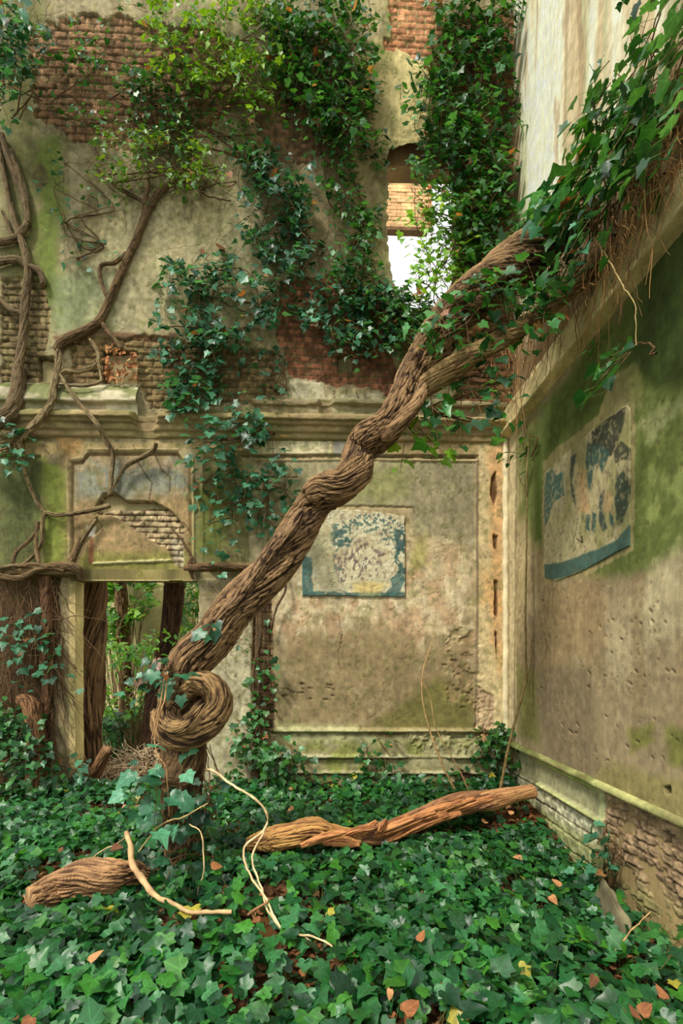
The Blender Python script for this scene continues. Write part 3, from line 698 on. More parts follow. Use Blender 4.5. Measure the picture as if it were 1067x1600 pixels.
# ------------------------------------------------------------------ bark sweeps
def bark(path, rad, lobes=3, lobe_amp=.16, twist=3.0, ridge=.012, step=.009, nth=None, colA=rgb(54, 39, 27), colB=rgb(150, 120, 86), seed=1, fl=58., stretch=8., caps=True, fib=False):
    """path: list of (x,y,z), rad: radius per path point; returns V, F, C"""
    Q = np.hstack([np.asarray(path, float), np.asarray(rad, float)[:, None]])
    S = smooth_path(Q, step=step); P = S[:, :3]; R = S[:, 3]
    n = len(P); T = norm(np.gradient(P, axis=0))
    A = np.zeros_like(P); a = np.cross(T[0], [0, 1, .2]); a /= np.linalg.norm(a)
    for i in range(n):
        a = a-T[i]*np.dot(a, T[i]); a /= np.linalg.norm(a); A[i] = a
    B = np.cross(T, A); s = np.concatenate([[0], np.cumsum(np.linalg.norm(np.diff(P, axis=0), axis=1))])
    nth = nth or int(max(24, 2*np.pi*R.max()/.0042)); th = np.linspace(0, 2*np.pi, nth, endpoint=False)
    TH, SS = np.meshgrid(th, s, indexing='xy'); RR = R[:, None]
    tw = twist*SS+.9*np.sin(SS*2.3+seed)
    ph = TH-tw
    lob = np.abs(np.cos(ph*lobes/2+seed))**.8-.62
    lob = lob+.25*np.cos(2*ph+SS*4.)
    q = TH-tw*.9
    cx, cy = np.cos(q), np.sin(q); kk = fl*RR
    w = (.12 if fib else .35)*(n3(cx*3, cy*3, SS*4, seed+3)-.5)*8
    r1 = 1-np.abs(2*n3(cx*kk+w*.3, cy*kk, SS*stretch+w*.2, seed)-1)
    r2 = 1-np.abs(2*n3(cx*kk*2.1, cy*kk*2.1+w*.2, SS*stretch*2.6, seed+1)-1)
    r3 = n3(cx*kk*.3, cy*kk*.3, SS*2.2, seed+2)
    r4 = n3(cx*kk*3.5, cy*kk*3.5, SS*stretch*7, seed+6)
    v1 = 1-r1; v2 = 1-r2
    hgt = .50*(1-np.exp(-v1/.17))+.30*(1-np.exp(-v2/.22))+(.22*r4+.06*r3 if fib is False else .16*n3(cx*kk*3.2, cy*kk*3.2, SS*stretch*2, seed+6)+.06)
    d = RR*(1+lobe_amp*lob)+ridge*2.2*(hgt-.55)+RR*.14*(r3-.5)
    V = P[:, None]+d[..., None]*(np.cos(TH)[..., None]*A[:, None]+np.sin(TH)[..., None]*B[:, None])
    m = np.clip(sstep(.40, .92, hgt)*(.62+.7*r3), 0, 1)[..., None]
    C = np.asarray(colA)*(1-m)+np.asarray(colB)*m
    V = V.reshape(-1, 3); C = C.reshape(-1, 3); Fa = grid_faces(nth, n, closed_u=True)[:, ::-1]
    if caps:
        k = len(V); V = np.vstack([V, P[0]-T[0]*R[0]*.25, P[-1]+T[-1]*R[-1]*.25]); C = np.vstack([C, colB, colB])
        i = np.arange(nth); j = (i+1) % nth
        c0 = np.stack([np.full(nth, k), i, j, np.full(nth, k)], -1); b = (n-1)*nth
        c1 = np.stack([np.full(nth, k+1), b+j, b+i, np.full(nth, k+1)], -1)
        # triangles written as quads with a midpoint vertex avoided: use separate degenerate-free quads
        return V[:k], Fa, lin(C[:k]), (V[k:], c0[:, :3], c1[:, :3])
    return V, Fa, lin(C), None
def bark_obj(name, parent, segs, mat=M_BARK, cap=True, origin=None):
    Vs, Fs, Cs, off = [], [], [], 0
    for V, Fa, C, cp in segs:
        # turn quads into triangles so caps can share the mesh
        tri = np.vstack([Fa[:, [0, 1, 2]], Fa[:, [0, 2, 3]]]); k = len(V)
        if cp is not None:
            V = np.vstack([V, cp[0]]); C = np.vstack([C, lin(np.tile(rgb(150, 118, 80), (2, 1)))])
            tri = np.vstack([tri, cp[1], cp[2]])
        Vs.append(V); Fs.append(tri+off); Cs.append(C); off += len(V)
    return mesh(name, np.concatenate(Vs), np.concatenate(Fs), 3, mat, parent, np.clip(np.concatenate(Cs)*1.1, 0, .9), origin=origin)
def pxpath(lst):
    """(px, py, depth, radius px) -> points, radii"""
    P = np.array([at(a, b, d) for a, b, d, r in lst]); R = np.array([r*d/F for a, b, d, r in lst]); return P, R

K = 3.72
trunk = thing('twisted_vine_trunk', 'huge gnarled brown vine trunk knotted in a loop and leaning up to the right wall', 'tree trunk', at(285, 1375, K))
P, R = pxpath([(290, 1392, K, 40), (288, 1350, K, 33), (284, 1290, K, 29), (284, 1230, K, 30), (288, 1185, K+.03, 33), (286, 1150, K+.06, 32), (284, 1120, K+.06, 26)])
bark_obj('lower_trunk', trunk, [bark(P, R, 4, .12, 1.2, .010, seed=4, colA=rgb(56, 42, 28), colB=rgb(122, 96, 64))])
# knot: an outer coil and an inner hook
P, R = pxpath([(282, 1118, K+.10, 14), (283, 1098, K+.04, 14), (292, 1080, K-.02, 15), (308, 1069, K-.06, 17), (326, 1070, K-.08, 19), (339, 1085, K-.08, 21), (340, 1107, K-.08, 21),
               (328, 1128, K-.09, 20), (308, 1145, K-.10, 20), (286, 1152, K-.09, 20), (267, 1147, K-.05, 20), (256, 1132, K, 18), (254, 1112, K+.08, 16)])
coil = bark(P, R, 3, .14, 3.4, .012, step=.007, seed=11, colB=rgb(172, 138, 92))
P, R = pxpath([(286, 1066, K+.06, 26), (276, 1088, K-.01, 22), (264, 1108, K-.06, 18), (264, 1126, K-.13, 16), (279, 1135, K-.18, 15), (297, 1126, K-.17, 13), (311, 1110, K-.12, 11), (322, 1098, K-.02, 10)])
hook = bark(P, R, 3, .10, 3.0, .009, step=.007, seed=15, colB=rgb(166, 134, 90))
P, R = pxpath([(281, 1150, K+.02, 20), (300, 1120, K+.10, 20), (312, 1092, K+.10, 20), (300, 1060, K+.08, 22)])
core = bark(P, R, 3, .1, 2.0, .010, step=.01, seed=17)
bark_obj('knot', trunk, [coil, hook, core])
main = [(268, 1118, K+.04, 20), (274, 1090, K+.04, 25), (284, 1062, K+.03, 29), (300, 1030, K+.02, 31), (331, 1000, K+.01, 30), (366, 952, K+.02, 29), (413, 906, K+.04, 28), (448, 858, K+.06, 26), (478, 810, K+.07, 24),
        (492, 786, K+.06, 22), (508, 768, K-.01, 27), (538, 757, K-.05, 24), (556, 733, K+.04, 24), (558, 706, K+.11, 23), (576, 686, K+.08, 28), (602, 668, K+.04, 25), (620, 642, K+.03, 22), (634, 612, K+.08, 21),
        (652, 580, K+.13, 24), (672, 548, K+.17, 26), (694, 514, K+.2, 28), (722, 482, K+.24, 29), (756, 452, K+.28, 30), (792, 424, K+.33, 32), (828, 394, K+.37, 32), (868, 362, K+.4, 31), (915, 330, K+.4, 29)]
P, R = pxpath(main)
bark_obj('main_stem', trunk, [bark(P, R, 3, .17, 2.0, .017, step=.007, seed=21, colB=rgb(158, 126, 88))])
P, R = pxpath([(598, 684, K-.02, 9), (616, 672, K-.08, 11), (634, 652, K-.10, 11), (652, 628, K-.06, 10), (657, 606, K+.04, 11), (640, 596, K+.14, 10)])
bark_obj('twining_strand', trunk, [bark(P, R, 2, .1, 3, .006, step=.008, seed=25, colB=rgb(166, 132, 92))])
P, R = pxpath([(632, 622, K+.1, 13), (660, 604, K+.08, 17), (700, 580, K+.08, 18), (745, 552, K+.1, 15), (790, 527, K+.14, 13), (835, 498, K+.2, 12), (880, 462, K+.26, 12), (930, 420, K+.3, 10)])
P2, R2 = pxpath([(340, 972, K-.10, 8), (372, 936, K-.10, 11), (402, 896, K-.07, 12), (428, 858, K-.06, 12), (452, 828, K-.06, 11), (470, 800, K-.02, 8)])
bark_obj('twining_strand', trunk, [bark(P2, R2, 2, .1, 2, .010, step=.008, seed=27)])
bark_obj('side_branch', trunk, [bark(P, R, 3, .14, 1.5, .009, step=.009, seed=29, fl=60, stretch=4, colA=rgb(100, 76, 48), colB=rgb(176, 146, 100))])

# ------------------------------------------------------------------ fallen wood
def log_obj(name, label, cat, pts, rad, seed, colA, colB, **k):
    P, R = np.array(pts), np.array(rad)
    r = thing(name, label, cat, P.mean(0)*[1, 1, 0]+[0, 0, float(gz(P[:, 0].mean(), P[:, 1].mean()))])
    bark_obj('wood', r, [bark(P, R, seed=seed, colA=colA, colB=colB, **k)], M_WOOD); return r
def on_ground(px, py, h=0.0):
    x, y, z = ray(px, py); t = 4.0
    for _ in range(12): t = (float(gz(x*t, y*t))+h-CAMZ)/z
    return np.array([x*t, y*t, CAMZ+z*t])
def gp(px, py, h=0.): return on_ground(px, py, h)
L1 = log_obj('fallen_log', 'short weathered orange-brown log lying in the ivy left of the twisted trunk', 'log',
        [gp(50, 1412, .12), gp(90, 1390, .14), gp(130, 1374, .17), (gp(170, 1372, .17)), gp(205, 1366, .15), gp(228, 1368, .10)], [.075, .095, .10, .09, .065, .04], 31,
        rgb(64, 42, 28), rgb(180, 138, 94), lobes=4, lobe_amp=.24, twist=.8, ridge=.022, fl=80, stretch=2.6, fib=True)
br = thing('fallen_branch', 'long split reddish fallen branch from trunk base to foot of right wall', 'branch', gp(600, 1300, 0))
e = on_right(832, 1237, .03)
def lerp_d(px, py, d, r): return (px, py, d, r)
P, R = pxpath([(385, 1320, 3.92, 6), (425, 1311, 3.96, 14), (455, 1305, 3.98, 16), (490, 1298, 4.02, 17), (520, 1305, 4.08, 13), (560, 1310, 4.15, 10)])
a1 = bark(P, R, 4, .3, 1.0, .02, seed=35, fl=80, stretch=2.6, fib=True, colA=rgb(96, 62, 38), colB=rgb(200, 152, 88))
P, R = pxpath([(530, 1312, 4.1, 9), (575, 1306, 4.22, 13), (610, 1299, 4.36, 12), (650, 1281, 4.62, 11), (690, 1265, 4.76, 13), (730, 1254, 4.9, 14), (765, 1250, 5.02, 14)])
a2 = bark(P, R, 5, .38, .9, .022, seed=37, fl=80, stretch=2.6, fib=True, colA=rgb(84, 56, 40), colB=rgb(168, 122, 84))
P, R = pxpath([(740, 1254, 4.92, 10), (765, 1251, 5.0, 15), (790, 1245, 5.06, 13), (812, 1240, 5.12, 11), (832, 1237, 5.17, 11)])
a3 = bark(P, R, 3, .08, .5, .005, seed=39, fl=80, stretch=2, colA=rgb(140, 96, 60), colB=rgb(196, 150, 102))
bark_obj('wood', br, [a1, a2, a3], M_WOOD)
spl = []
for (x0, y0, x1, y1, d, r) in ((520, 1312, 585, 1292, 4.1, 5), (560, 1318, 680, 1270, 4.25, 6), (600, 1316, 700, 1272, 4.3, 6), (590, 1300, 640, 1276, 4.3, 5), (640, 1296, 770, 1246, 4.72, 5), (505, 1318, 560, 1320, 4.0, 6), (470, 1322, 540, 1300, 3.9, 5), (566, 1306, 588, 1284, 4.15, 3), (592, 1300, 604, 1282, 4.2, 3), (620, 1290, 720, 1252, 4.55, 4), (668, 1278, 742, 1248, 4.7, 4), (636, 1304, 720, 1270, 4.4, 4)):
    P, R = pxpath([(x0, y0, d-.05, r*.5), ((x0+x1)/2, (y0+y1)/2-3, d-.03, r), (x1, y1, d+.02, r*.6)])
    spl.append(bark(P, R, 2, .3, .4, .012, step=.012, seed=int(x0), fl=90, stretch=2.6, fib=True, colA=rgb(110, 66, 38), colB=rgb(196, 136, 84)))
bark_obj('splinter', br, spl, M_WOOD)

# ------------------------------------------------------------------ stone, saplings, twigs
def stone(name, label, cat, c, size, rot, col, seed, flat=1.):
    nu, nv = 40, 26; th = np.linspace(0, 2*np.pi, nu, endpoint=False); ph = np.linspace(0, np.pi, nv)
    PH, TH = np.meshgrid(ph, th, indexing='ij'); d = np.stack([np.sin(PH)*np.cos(TH), np.sin(PH)*np.sin(TH), np.cos(PH)], -1).reshape(-1, 3)
    d = np.sign(d)*np.abs(d)**.38; d *= (.80+.45*n3(d[:, 0]*2+5, d[:, 1]*2+5, d[:, 2]*2+5, seed))[:, None]
    P = d*np.array(size)[None]; from mathutils import Euler
    M = np.array(Euler(rot).to_matrix()); P = P@M.T+np.array(c)
    n = n3(P[:, 0]*14, P[:, 1]*14, P[:, 2]*14, seed)[:, None]
    o = mesh(name, P, grid_faces(nu, nv, closed_u=True), 4, M_PLASTER, None, lin(np.asarray(col)*(.7+.6*n))*GAIN, origin=c)
    return tag(o, label, cat)
sl = gp(950, 1432, .11)
stone('stone_slab', 'grey-brown stone slab leaning in the ivy at the foot of right wall', 'stone', sl, (.030, .24, .13), (.22, .35, -.10), rgb(104, 98, 74), 3)
stone('brick_fragment', 'pinkish brick fragment lying on the door threshold beside the dry twigs', 'brick', gp(208, 1264, .04), (.10, .05, .035), (0, .1, .4), rgb(180, 128, 100), 5)
def twig(name, label, cat, paths, col, group=None, mat=M_STEM, seg=7):
    tl = []; b = None
    for p, r in paths:
        Pp = smooth_path(p, step=.03); b = Pp[0] if b is None else b
        w = np.cumsum(RNG.normal(0, .0022, Pp.shape), axis=0); w -= np.linspace(0, 1, len(Pp))[:, None]*w[-1]
        rr = np.interp(np.linspace(0, 1, len(Pp)), np.linspace(0, 1, len(r)), r)*(1+.12*np.sin(np.arange(len(Pp))*1.3))
        tl.append((Pp+w, rr, col, seg))
    V, f, c = tubes(tl, col, .15)
    o = mesh(name, V, f, 4, mat, None, c*1.15, origin=b); return tag(o, label, cat, group)
def dpath(l): return [at(a, b, d) for a, b, d in l]
twig('bare_sapling', 'tall thin bare sapling bending up beside the white corner strip', 'sapling',
     [(dpath([(779, 1250, 5.3), (800, 1150, 5.3), (819, 1070, 5.3), (821, 1050, 5.3), (822, 900, 5.25), (824, 740, 5.2), (826, 690, 5.2)]), [.017, .014, .012, .009, .008, .006]),
      (dpath([(819, 1072, 5.3), (828, 1040, 5.28), (833, 985, 5.27)]), [.009, .006, .004]),
      (dpath([(824, 772, 5.2), (813, 750, 5.15), (808, 735, 5.15)]), [.006, .004, .003])], rgb(128, 108, 66))
twig('bare_sapling', 'pale forked leafless sapling in front of the big wall panel', 'sapling',
     [(dpath([(718, 1250, 5.5), (690, 1195, 5.5), (668, 1135, 5.5), (658, 1080, 5.5), (664, 1035, 5.5), (680, 985, 5.5), (682, 935, 5.5)]), [.014, .012, .009, .007, .005, .003]),
      (dpath([(735, 1240, 5.5), (712, 1195, 5.5), (680, 1140, 5.5), (670, 1090, 5.5), (657, 1060, 5.5)]), [.008, .006, .004, .003])], rgb(170, 138, 92))
PT = rgb(206, 176, 132)
twig('hanging_runner', 'long pale leafless runner looping from the trunk down over the ivy', 'vine runner',
     [(dpath([(322, 1203, 3.66), (335, 1205, 3.5), (360, 1225, 3.4), (400, 1250, 3.3), (417, 1275, 3.3), (412, 1300, 3.3), (385, 1320, 3.25), (380, 1340, 3.2), (392, 1378, 3.1), (412, 1400, 3.0), (425, 1428, 2.9), (448, 1455, 2.8), (500, 1468, 2.7), (535, 1492, 2.65)]), [.009, .008, .007, .005]),
      (dpath([(413, 1300, 3.3), (398, 1325, 3.2), (396, 1350, 3.15), (408, 1385, 3.05), (420, 1420, 2.95), (445, 1450, 2.85), (478, 1462, 2.75), (495, 1490, 2.7)]), [.006, .006, .004])], PT)
twig('hanging_runner', 'pale wavy runner dangling in front of the ivy-clad trunk base', 'vine runner',
     [(dpath([(296, 1288, 3.35), (312, 1302, 3.3), (315, 1330, 3.3), (316, 1365, 3.3), (308, 1395, 3.28), (320, 1420, 3.25)]), [.004, .005, .004, .002])], PT)
twig('hanging_runner', 'thin tan runners trailing down the left side of the knot', 'vine runner',
     [(dpath([(262, 1050, 3.5), (256, 1090, 3.45), (240, 1150, 3.45), (246, 1180, 3.42), (262, 1200, 3.4), (262, 1240, 3.4), (264, 1275, 3.4)]), [.006, .005, .003]),
      (dpath([(259, 1050, 3.48), (250, 1100, 3.44), (236, 1155, 3.44)]), [.004, .003])], rgb(180, 138, 96))
twig('fallen_stick', 'crooked pale stick on the ivy reaching right from the short log', 'stick',
     [([gp(198, 1300, .34), gp(203, 1322, .30), gp(208, 1352, .24), gp(222, 1374, .2), gp(245, 1400, .17), gp(275, 1413, .15), gp(300, 1424, .15), gp(362, 1425, .15)], [.016, .020, .021, .015, .012, .012])], rgb(182, 148, 106))
twig('fallen_stick', 'short brown stick in the ivy below the looping runner', 'stick',
     [([gp(386, 1430, .13), gp(402, 1420, .15), gp(419, 1408, .18)], [.008, .008, .006])], rgb(140, 100, 66))
twig('fallen_stick', 'thin pale twig arching over the ivy left of the trunk', 'stick',
     [([gp(132, 1358, .1), gp(150, 1335, .16), gp(180, 1320, .2), gp(198, 1308, .2)], [.004, .006, .005])], rgb(176, 150, 108))
twig('fallen_stick', 'thin tan twig poking up by the stone slab', 'stick', [([gp(956, 1492, .1), gp(985, 1455, .2), gp(1016, 1425, .3)], [.004, .005, .003])], rgb(180, 146, 92))
twig('fallen_stick', 'long twig rising diagonally from the trunk across to the ivy', 'stick', [(dpath([(216, 1330, 3.3), (250, 1290, 3.3), (285, 1276, 3.3), (325, 1255, 3.32)]), [.003, .005, .004])], rgb(176, 146, 96))

# ------------------------------------------------------------------ woody vines on the left part of the back wall
def bp(l, o=.05): return [on_back(a[0], a[1], a[2] if len(a) > 2 else o) for a in l]
def vine(label, paths, col=rgb(126, 108, 78), colA=rgb(74, 60, 42), group=None):
    pts = [np.array(bp(p)) for p, r in paths]
    root = thing('woody_vine', label, 'vine', pts[0][-1], group)
    for (p, r), P in zip(paths, pts):
        rr = np.interp(np.linspace(0, 1, len(P)), np.linspace(0, 1, len(r)), r)*D/F*.8
        bark_obj('branch' if P is not pts[0] else 'stem', root, [bark(P, rr, 3, .16, 2, .006, step=.013, seed=int(p[0][0])+int(p[0][1]) & 63, fl=70, stretch=9, colA=colA, colB=col)])
    return root
vine('thick grey-brown vine climbing the far left edge of the back wall', [
    ([(2, 210), (18, 262), (34, 300), (42, 330), (44, 350)], [5, 6, 6, 5]),
    ([(-4, 222), (12, 300), (24, 350), (38, 390), (44, 425), (40, 470), (36, 530), (28, 580)], [5, 5, 6, 7, 8]),
    ([(18, 235), (38, 300), (42, 340)], [4, 5, 5]),
    ([(44, 350), (25, 372), (-10, 380)], [6, 6, 6]),
    ([(-10, 412), (25, 405), (44, 416), (62, 425), (68, 445)], [6, 6, 5, 5]),
    ([(40, 490), (20, 486), (0, 470), (-8, 460)], [5, 5, 5]),
    ([(30, 575, .06), (28, 610, .10), (20, 640, .14), (6, 655, .16), (-20, 662, .16)], [11, 13, 14, 13]),
    ([(4, 330), (12, 352), (20, 372)], [3, 3, 3])])
vine('long dark diagonal vine rising from the door to the upper wall', [
    ([(88, 548, .06), (100, 532, .06), (135, 515, .05), (156, 500), (170, 470), (190, 425), (212, 375), (236, 318), (262, 290), (290, 280)], [7, 9, 7, 7, 6, 6, 6, 5, 4]),
    ([(213, 372), (222, 345), (224, 318), (205, 305), (180, 290), (150, 262)], [4, 3, 3, 2]),
    ([(156, 500), (170, 520), (190, 545)], [4, 4, 4]),
    ([(170, 470), (158, 440), (158, 415), (180, 410), (198, 395)], [3, 3, 3, 3]),
    ([(225, 320), (232, 290), (232, 280)], [4, 3, 2])], rgb(122, 98, 68))
vine('pale bent vine crossing the cornice down to the doorway panel', [
    ([(92, 548, .07), (90, 580, .07), (84, 605, .12), (80, 630, .16), (62, 655, .2), (42, 678, .2), (34, 695, .1), (40, 740, .05), (58, 785, .05), (72, 802, .05)], [5, 6, 6, 6, 7, 6, 3, 3, 3]),
    ([(94, 585, .08), (110, 610, .14), (130, 636, .15), (150, 660, .2), (164, 685, .12), (176, 710, .06), (174, 740, .05), (172, 775, .05)], [3, 3.5, 3.5, 4, 4, 3.5]),
    ([(172, 790, .06), (130, 800, .06), (90, 805, .06), (72, 802, .06), (66, 820, .06), (64, 850, .07), (40, 880, .12), (20, 884, .15), (-10, 890, .17)], [4, 3.5, 3.5, 3, 3, 4]),
    ([(172, 775, .05), (186, 745, .06), (197, 728, .07), (215, 718, .07), (238, 705, .1), (244, 692, .14)], [2, 2.5, 3.5, 4, 4, 3]),
    ([(94, 585, .07), (104, 580, .07), (125, 580, .07), (148, 572, .07), (154, 560, .07), (150, 545, .06), (140, 530, .06)], [4, 4, 4, 3, 3, 2]),
    ([(86, 600, .1), (110, 602, .12), (135, 603, .12), (156, 596, .1), (158, 585, .08), (152, 560, .08)], [2, 2, 2, 2]),
    ([(150, 812, .05), (132, 840, .05), (118, 868, .06), (110, 886, .1)], [3, 3, 4, 4])], rgb(150, 132, 94))
vine('roots spreading along the ledge left of the doorway', [
    ([(-10, 898, .16), (30, 903, .17), (60, 890, .18), (90, 884, .16), (120, 888, .14), (128, 905, .08)], [5, 5, 5, 7, 8, 5]),
    ([(60, 815, .06), (56, 850, .08), (60, 880, .14)], [3, 3, 3]), ([(110, 880, .12), (118, 860, .08), (126, 840, .05)], [6, 5, 3]),
    ([(30, 884, .16), (60, 882, .18), (100, 892, .17)], [3, 3, 3]),
    ([(20, 880, .14), (26, 862, .1), (52, 838, .06), (60, 815, .05)], [3, 3, 3])], rgb(128, 104, 72))
vine('dark ledge root right of the doorway lintel', [
    ([(288, 888, .1), (310, 886, .14), (345, 884, .15), (372, 886, .14), (400, 888, .1)], [4, 6, 5, 5]),
    ([(300, 870, .06), (296, 884, .1), (302, 905, .06)], [3, 4, 2]),
    ([(268, 826, .05), (285, 845, .05), (298, 868, .05)], [1.5, 1.5, 2])], rgb(118, 90, 62))
vine('tangled stem dropping on the brick edge right of doorway', [
    ([(404, 890, .06), (404, 960, .05), (402, 1040, .05), (404, 1120, .05), (400, 1215, .05)], [5, 5, 4, 5, 5]),
    ([(398, 900, .06), (408, 980, .06), (396, 1060, .06), (407, 1150, .06), (410, 1210, .06)], [3, 3, 3, 3]),
    ([(440, 885, .08), (446, 920, .08), (432, 950, .06), (424, 985, .05)], [2, 2, 1.5, 1.2])], rgb(104, 80, 56))
# fine dead tendrils over the wall, in a few patches
def tendrils(label, pts, n, L, col, r=.0025, o=(.01, .06), surf='back', down=.6):
    Q = in_poly(pts, n); tl = []; b = None
    for q in Q:
        off = RNG.uniform(*o); p = on_back(q[0], q[1], off) if surf == 'back' else on_right(q[0], q[1], off)
        m = 9; st = RNG.normal(0, 1, (m, 3))*[.7, .15, .7] if surf == 'back' else RNG.normal(0, 1, (m, 3))*[.15, .7, .7]
        st = np.cumsum(st*.5+RNG.normal(0, .6, 3)*([1, 0, 1] if surf == 'back' else [0, 1, 1])+np.array([0, 0, -down]), 0)*L/m
        P = p+np.vstack([np.zeros(3), st]); 
        if surf == 'back': P[:, 1] = np.minimum(P[:, 1], D-.005)
        else: P[:, 0] = np.minimum(P[:, 0], XR-.005)
        P = smooth_path(P, step=.04); tl.append((P, np.linspace(r*RNG.uniform(.6, 1.5), r*.4, len(P)), np.asarray(col)*RNG.uniform(.75, 1.25), 4))
        b = p if b is None else b
    V, f, c = tubes(tl, col)
    return tag(mesh('dead_tendrils', V, f, 4, M_STEM, None, c, origin=b), label, 'tendrils', kind='stuff')
tendrils('dead brown tendrils matted over the upper left brickwork', [(50, 0), (560, 0), (560, 290), (330, 330), (90, 330)], 430, .34, rgb(98, 76, 52), down=.35)
tendrils('dry brown tendrils hanging behind the right corner ivy', [(690, 0), (800, 0), (800, 620), (700, 560), (650, 470), (700, 250)], 330, .34, rgb(112, 80, 52), o=(.02, .2))
tendrils('thin dead tendrils around the teal ivy above the cornice', [(250, 400), (430, 300), (600, 380), (600, 620), (260, 660)], 260, .26, rgb(92, 74, 52), down=.4)
tendrils('fine root threads on pale wall strip right of doorway', [(312, 905), (428, 900), (428, 1220), (380, 1220), (315, 960)], 120, .25, rgb(98, 76, 54), r=.002)
tendrils('dense mat of hanging brown roots in the left niche', [(-10, 900), (94, 900), (90, 1110), (66, 1230), (-10, 1230)], 620, .42, rgb(112, 86, 60), r=.0038, o=(-.05, .09), down=1.5)
tendrils('faint dead tendrils over the door panel and lower cornice', [(0, 690), (320, 690), (320, 760), (60, 720), (60, 880), (0, 880)], 90, .18, rgb(84, 66, 44), r=.002)
tendrils('straw-coloured dead roots on the right ledge', [(700, 560), (800, 480), (880, 400), (1067, 120), (1067, 260), (880, 520), (800, 640)], 420, .38, rgb(150, 114, 72), r=.004, o=(.02, .24), surf='right', down=.6)
# niche stem
P = np.array(bp([(70, 900, .06), (74, 960, .06), (70, 1030, .05), (74, 1090, .05), (62, 1150, .05)])); r_ = thing('woody_vine', 'reddish upright root on the left side of pale pier', 'vine', P[-1])
bark_obj('stem', r_, [bark(P, np.array([7, 8, 6, 6, 4])*D/F, 3, .2, 2, .012, step=.013, seed=44, colA=rgb(64, 44, 30), colB=rgb(122, 90, 62))])
P = np.array(bp([(58, 1230, .2), (56, 1180, .2), (54, 1130, .2), (46, 1100, .15), (30, 1092, .1)])); r_ = thing('broken_stump', 'short hairy broken stump against the left niche roots', 'stump', P[0])
bark_obj('stem', r_, [bark(P, np.array([14, 12, 11, 11, 6])*D/F, 3, .2, 2, .012, step=.013, seed=46, colA=rgb(70, 48, 32), colB=rgb(146, 108, 72))])

# ------------------------------------------------------------------ beyond the doorway
wall_piece('wall_garden', -5.2, 1.0, 9.6, 9.9, -.2, 5.2, rgb(206, 190, 144), step=.12, amp=.03)
def trunk_at(name, label, lst, part='trunk', **k):
    P, R = pxpath(lst); r = thing(name, label, 'tree trunk', P[0]); bark_obj(part, r, [bark(P, R, **k)]); return r
trunk_at('creeper_covered_trunk', 'upright trunk of fused roots just inside the left door jamb', [(138, 1262, 6.5, 17), (140, 1180, 6.5, 15), (144, 1080, 6.5, 16), (146, 980, 6.5, 16), (146, 860, 6.5, 16)], lobes=5, lobe_amp=.3, twist=.7, ridge=.02, fl=40, fib=True, seed=51, colA=rgb(60, 42, 28), colB=rgb(150, 118, 80), step=.012, stretch=1.6)
trunk_at('leaning_tree', 'dark slender trunk leaning behind the knot inside doorway', [(222, 1262, 6.8, 15), (234, 1180, 6.8, 13), (236, 1110, 6.8, 11), (246, 1060, 6.8, 12), (262, 1000, 6.8, 13), (270, 940, 6.8, 14), (274, 860, 6.8, 14)], lobes=3, lobe_amp=.15, twist=1.0, ridge=.015, seed=53, colA=rgb(44, 32, 24), colB=rgb(96, 70, 50), step=.014)
P, R = pxpath([(134, 1250, 6.3, 12), (140, 1222, 6.2, 11), (152, 1200, 6.1, 9), (168, 1170, 6.0, 7)]); r_ = thing('broken_branch', 'broken orange-brown branch leaning at the left door jamb', 'branch', P[0])
bark_obj('wood', r_, [bark(P, R, 3, .3, .5, .012, step=.012, seed=55, stretch=1.5, colA=rgb(80, 56, 38), colB=rgb(150, 112, 76), fib=True, fl=80)], M_WOOD)
P, R = pxpath([(205, 1262, 8.6, 9), (200, 1180, 8.6, 8), (196, 1080, 8.6, 8), (192, 980, 8.6, 8), (186, 880, 8.6, 8)]); r_ = thing('garden_tree', 'distant brown creeper stem on the garden wall through doorway', 'tree', P[0])
bark_obj('trunk', r_, [bark(P, R, 3, .2, 1, .02, step=.03, seed=57)])
def shrub(label, pts, d, n, size, palette, kind='narrow', bright=0., name='shrub'):
    Q = in_poly(pts, n, .2); dd = d+RNG.normal(0, .3, n); B = at(Q[:, 0], Q[:, 1], dd)
    B = B[(B[:, 1] > D+.3) & (B[:, 1] < 9.4)]; n = len(B)
    root = thing(name, label, 'shrub', (B[:, 0].mean(), B[:, 1].mean(), .05))
    v, f, c, l = leaves(B, norm(np.array([0, -.6, 1.])+RNG.normal(0, .5, (n, 3))), norm(RNG.normal(0, 1, (n, 3))+[0, 0, -.3]), size*RNG.uniform(.6, 1.2, n), pal(palette, n)*(1+bright), kind)
    mesh('foliage', v, f, 3, M_LEAF, root, c, l)
    tl = []
    base = np.array([B[:, 0].mean(), B[:, 1].mean(), .05])
    for i in RNG.choice(n, min(n, 26), replace=False):
        P = smooth_path([base+RNG.normal(0, .12, 3)*[1, 1, 0], (base*.5+B[i]*.5)+RNG.normal(0, .12, 3), B[i]], step=.08); tl.append((P, np.linspace(.012, .003, len(P)), rgb(120, 104, 62), 4))
    V, f2, c2 = tubes(tl, rgb(110, 90, 60)); mesh('stem', V, f2, 4, M_STEM, root, c2)
shrub('sunny light green shrub in the middle of the doorway', [(160, 1010), (240, 1000), (250, 1100), (215, 1130), (160, 1120)], 7.4, 420, .11, 'shrub', bright=.25)
shrub('dark green undergrowth low behind the doorway', [(158, 1110), (240, 1110), (240, 1180), (160, 1190)], 8.0, 420, .12, 'mid', 'ivy')
shrub('green creeper over the top left of the garden wall', [(158, 860), (245, 860), (240, 950), (200, 975), (185, 1010), (160, 1010)], 8.9, 620, .13, 'shrub', 'ivy')
shrub('bright green foliage at the top right of the doorway', [(270, 860), (330, 860), (320, 960), (300, 1060), (262, 1060), (280, 960)], 8.4, 420, .15, 'shrub')
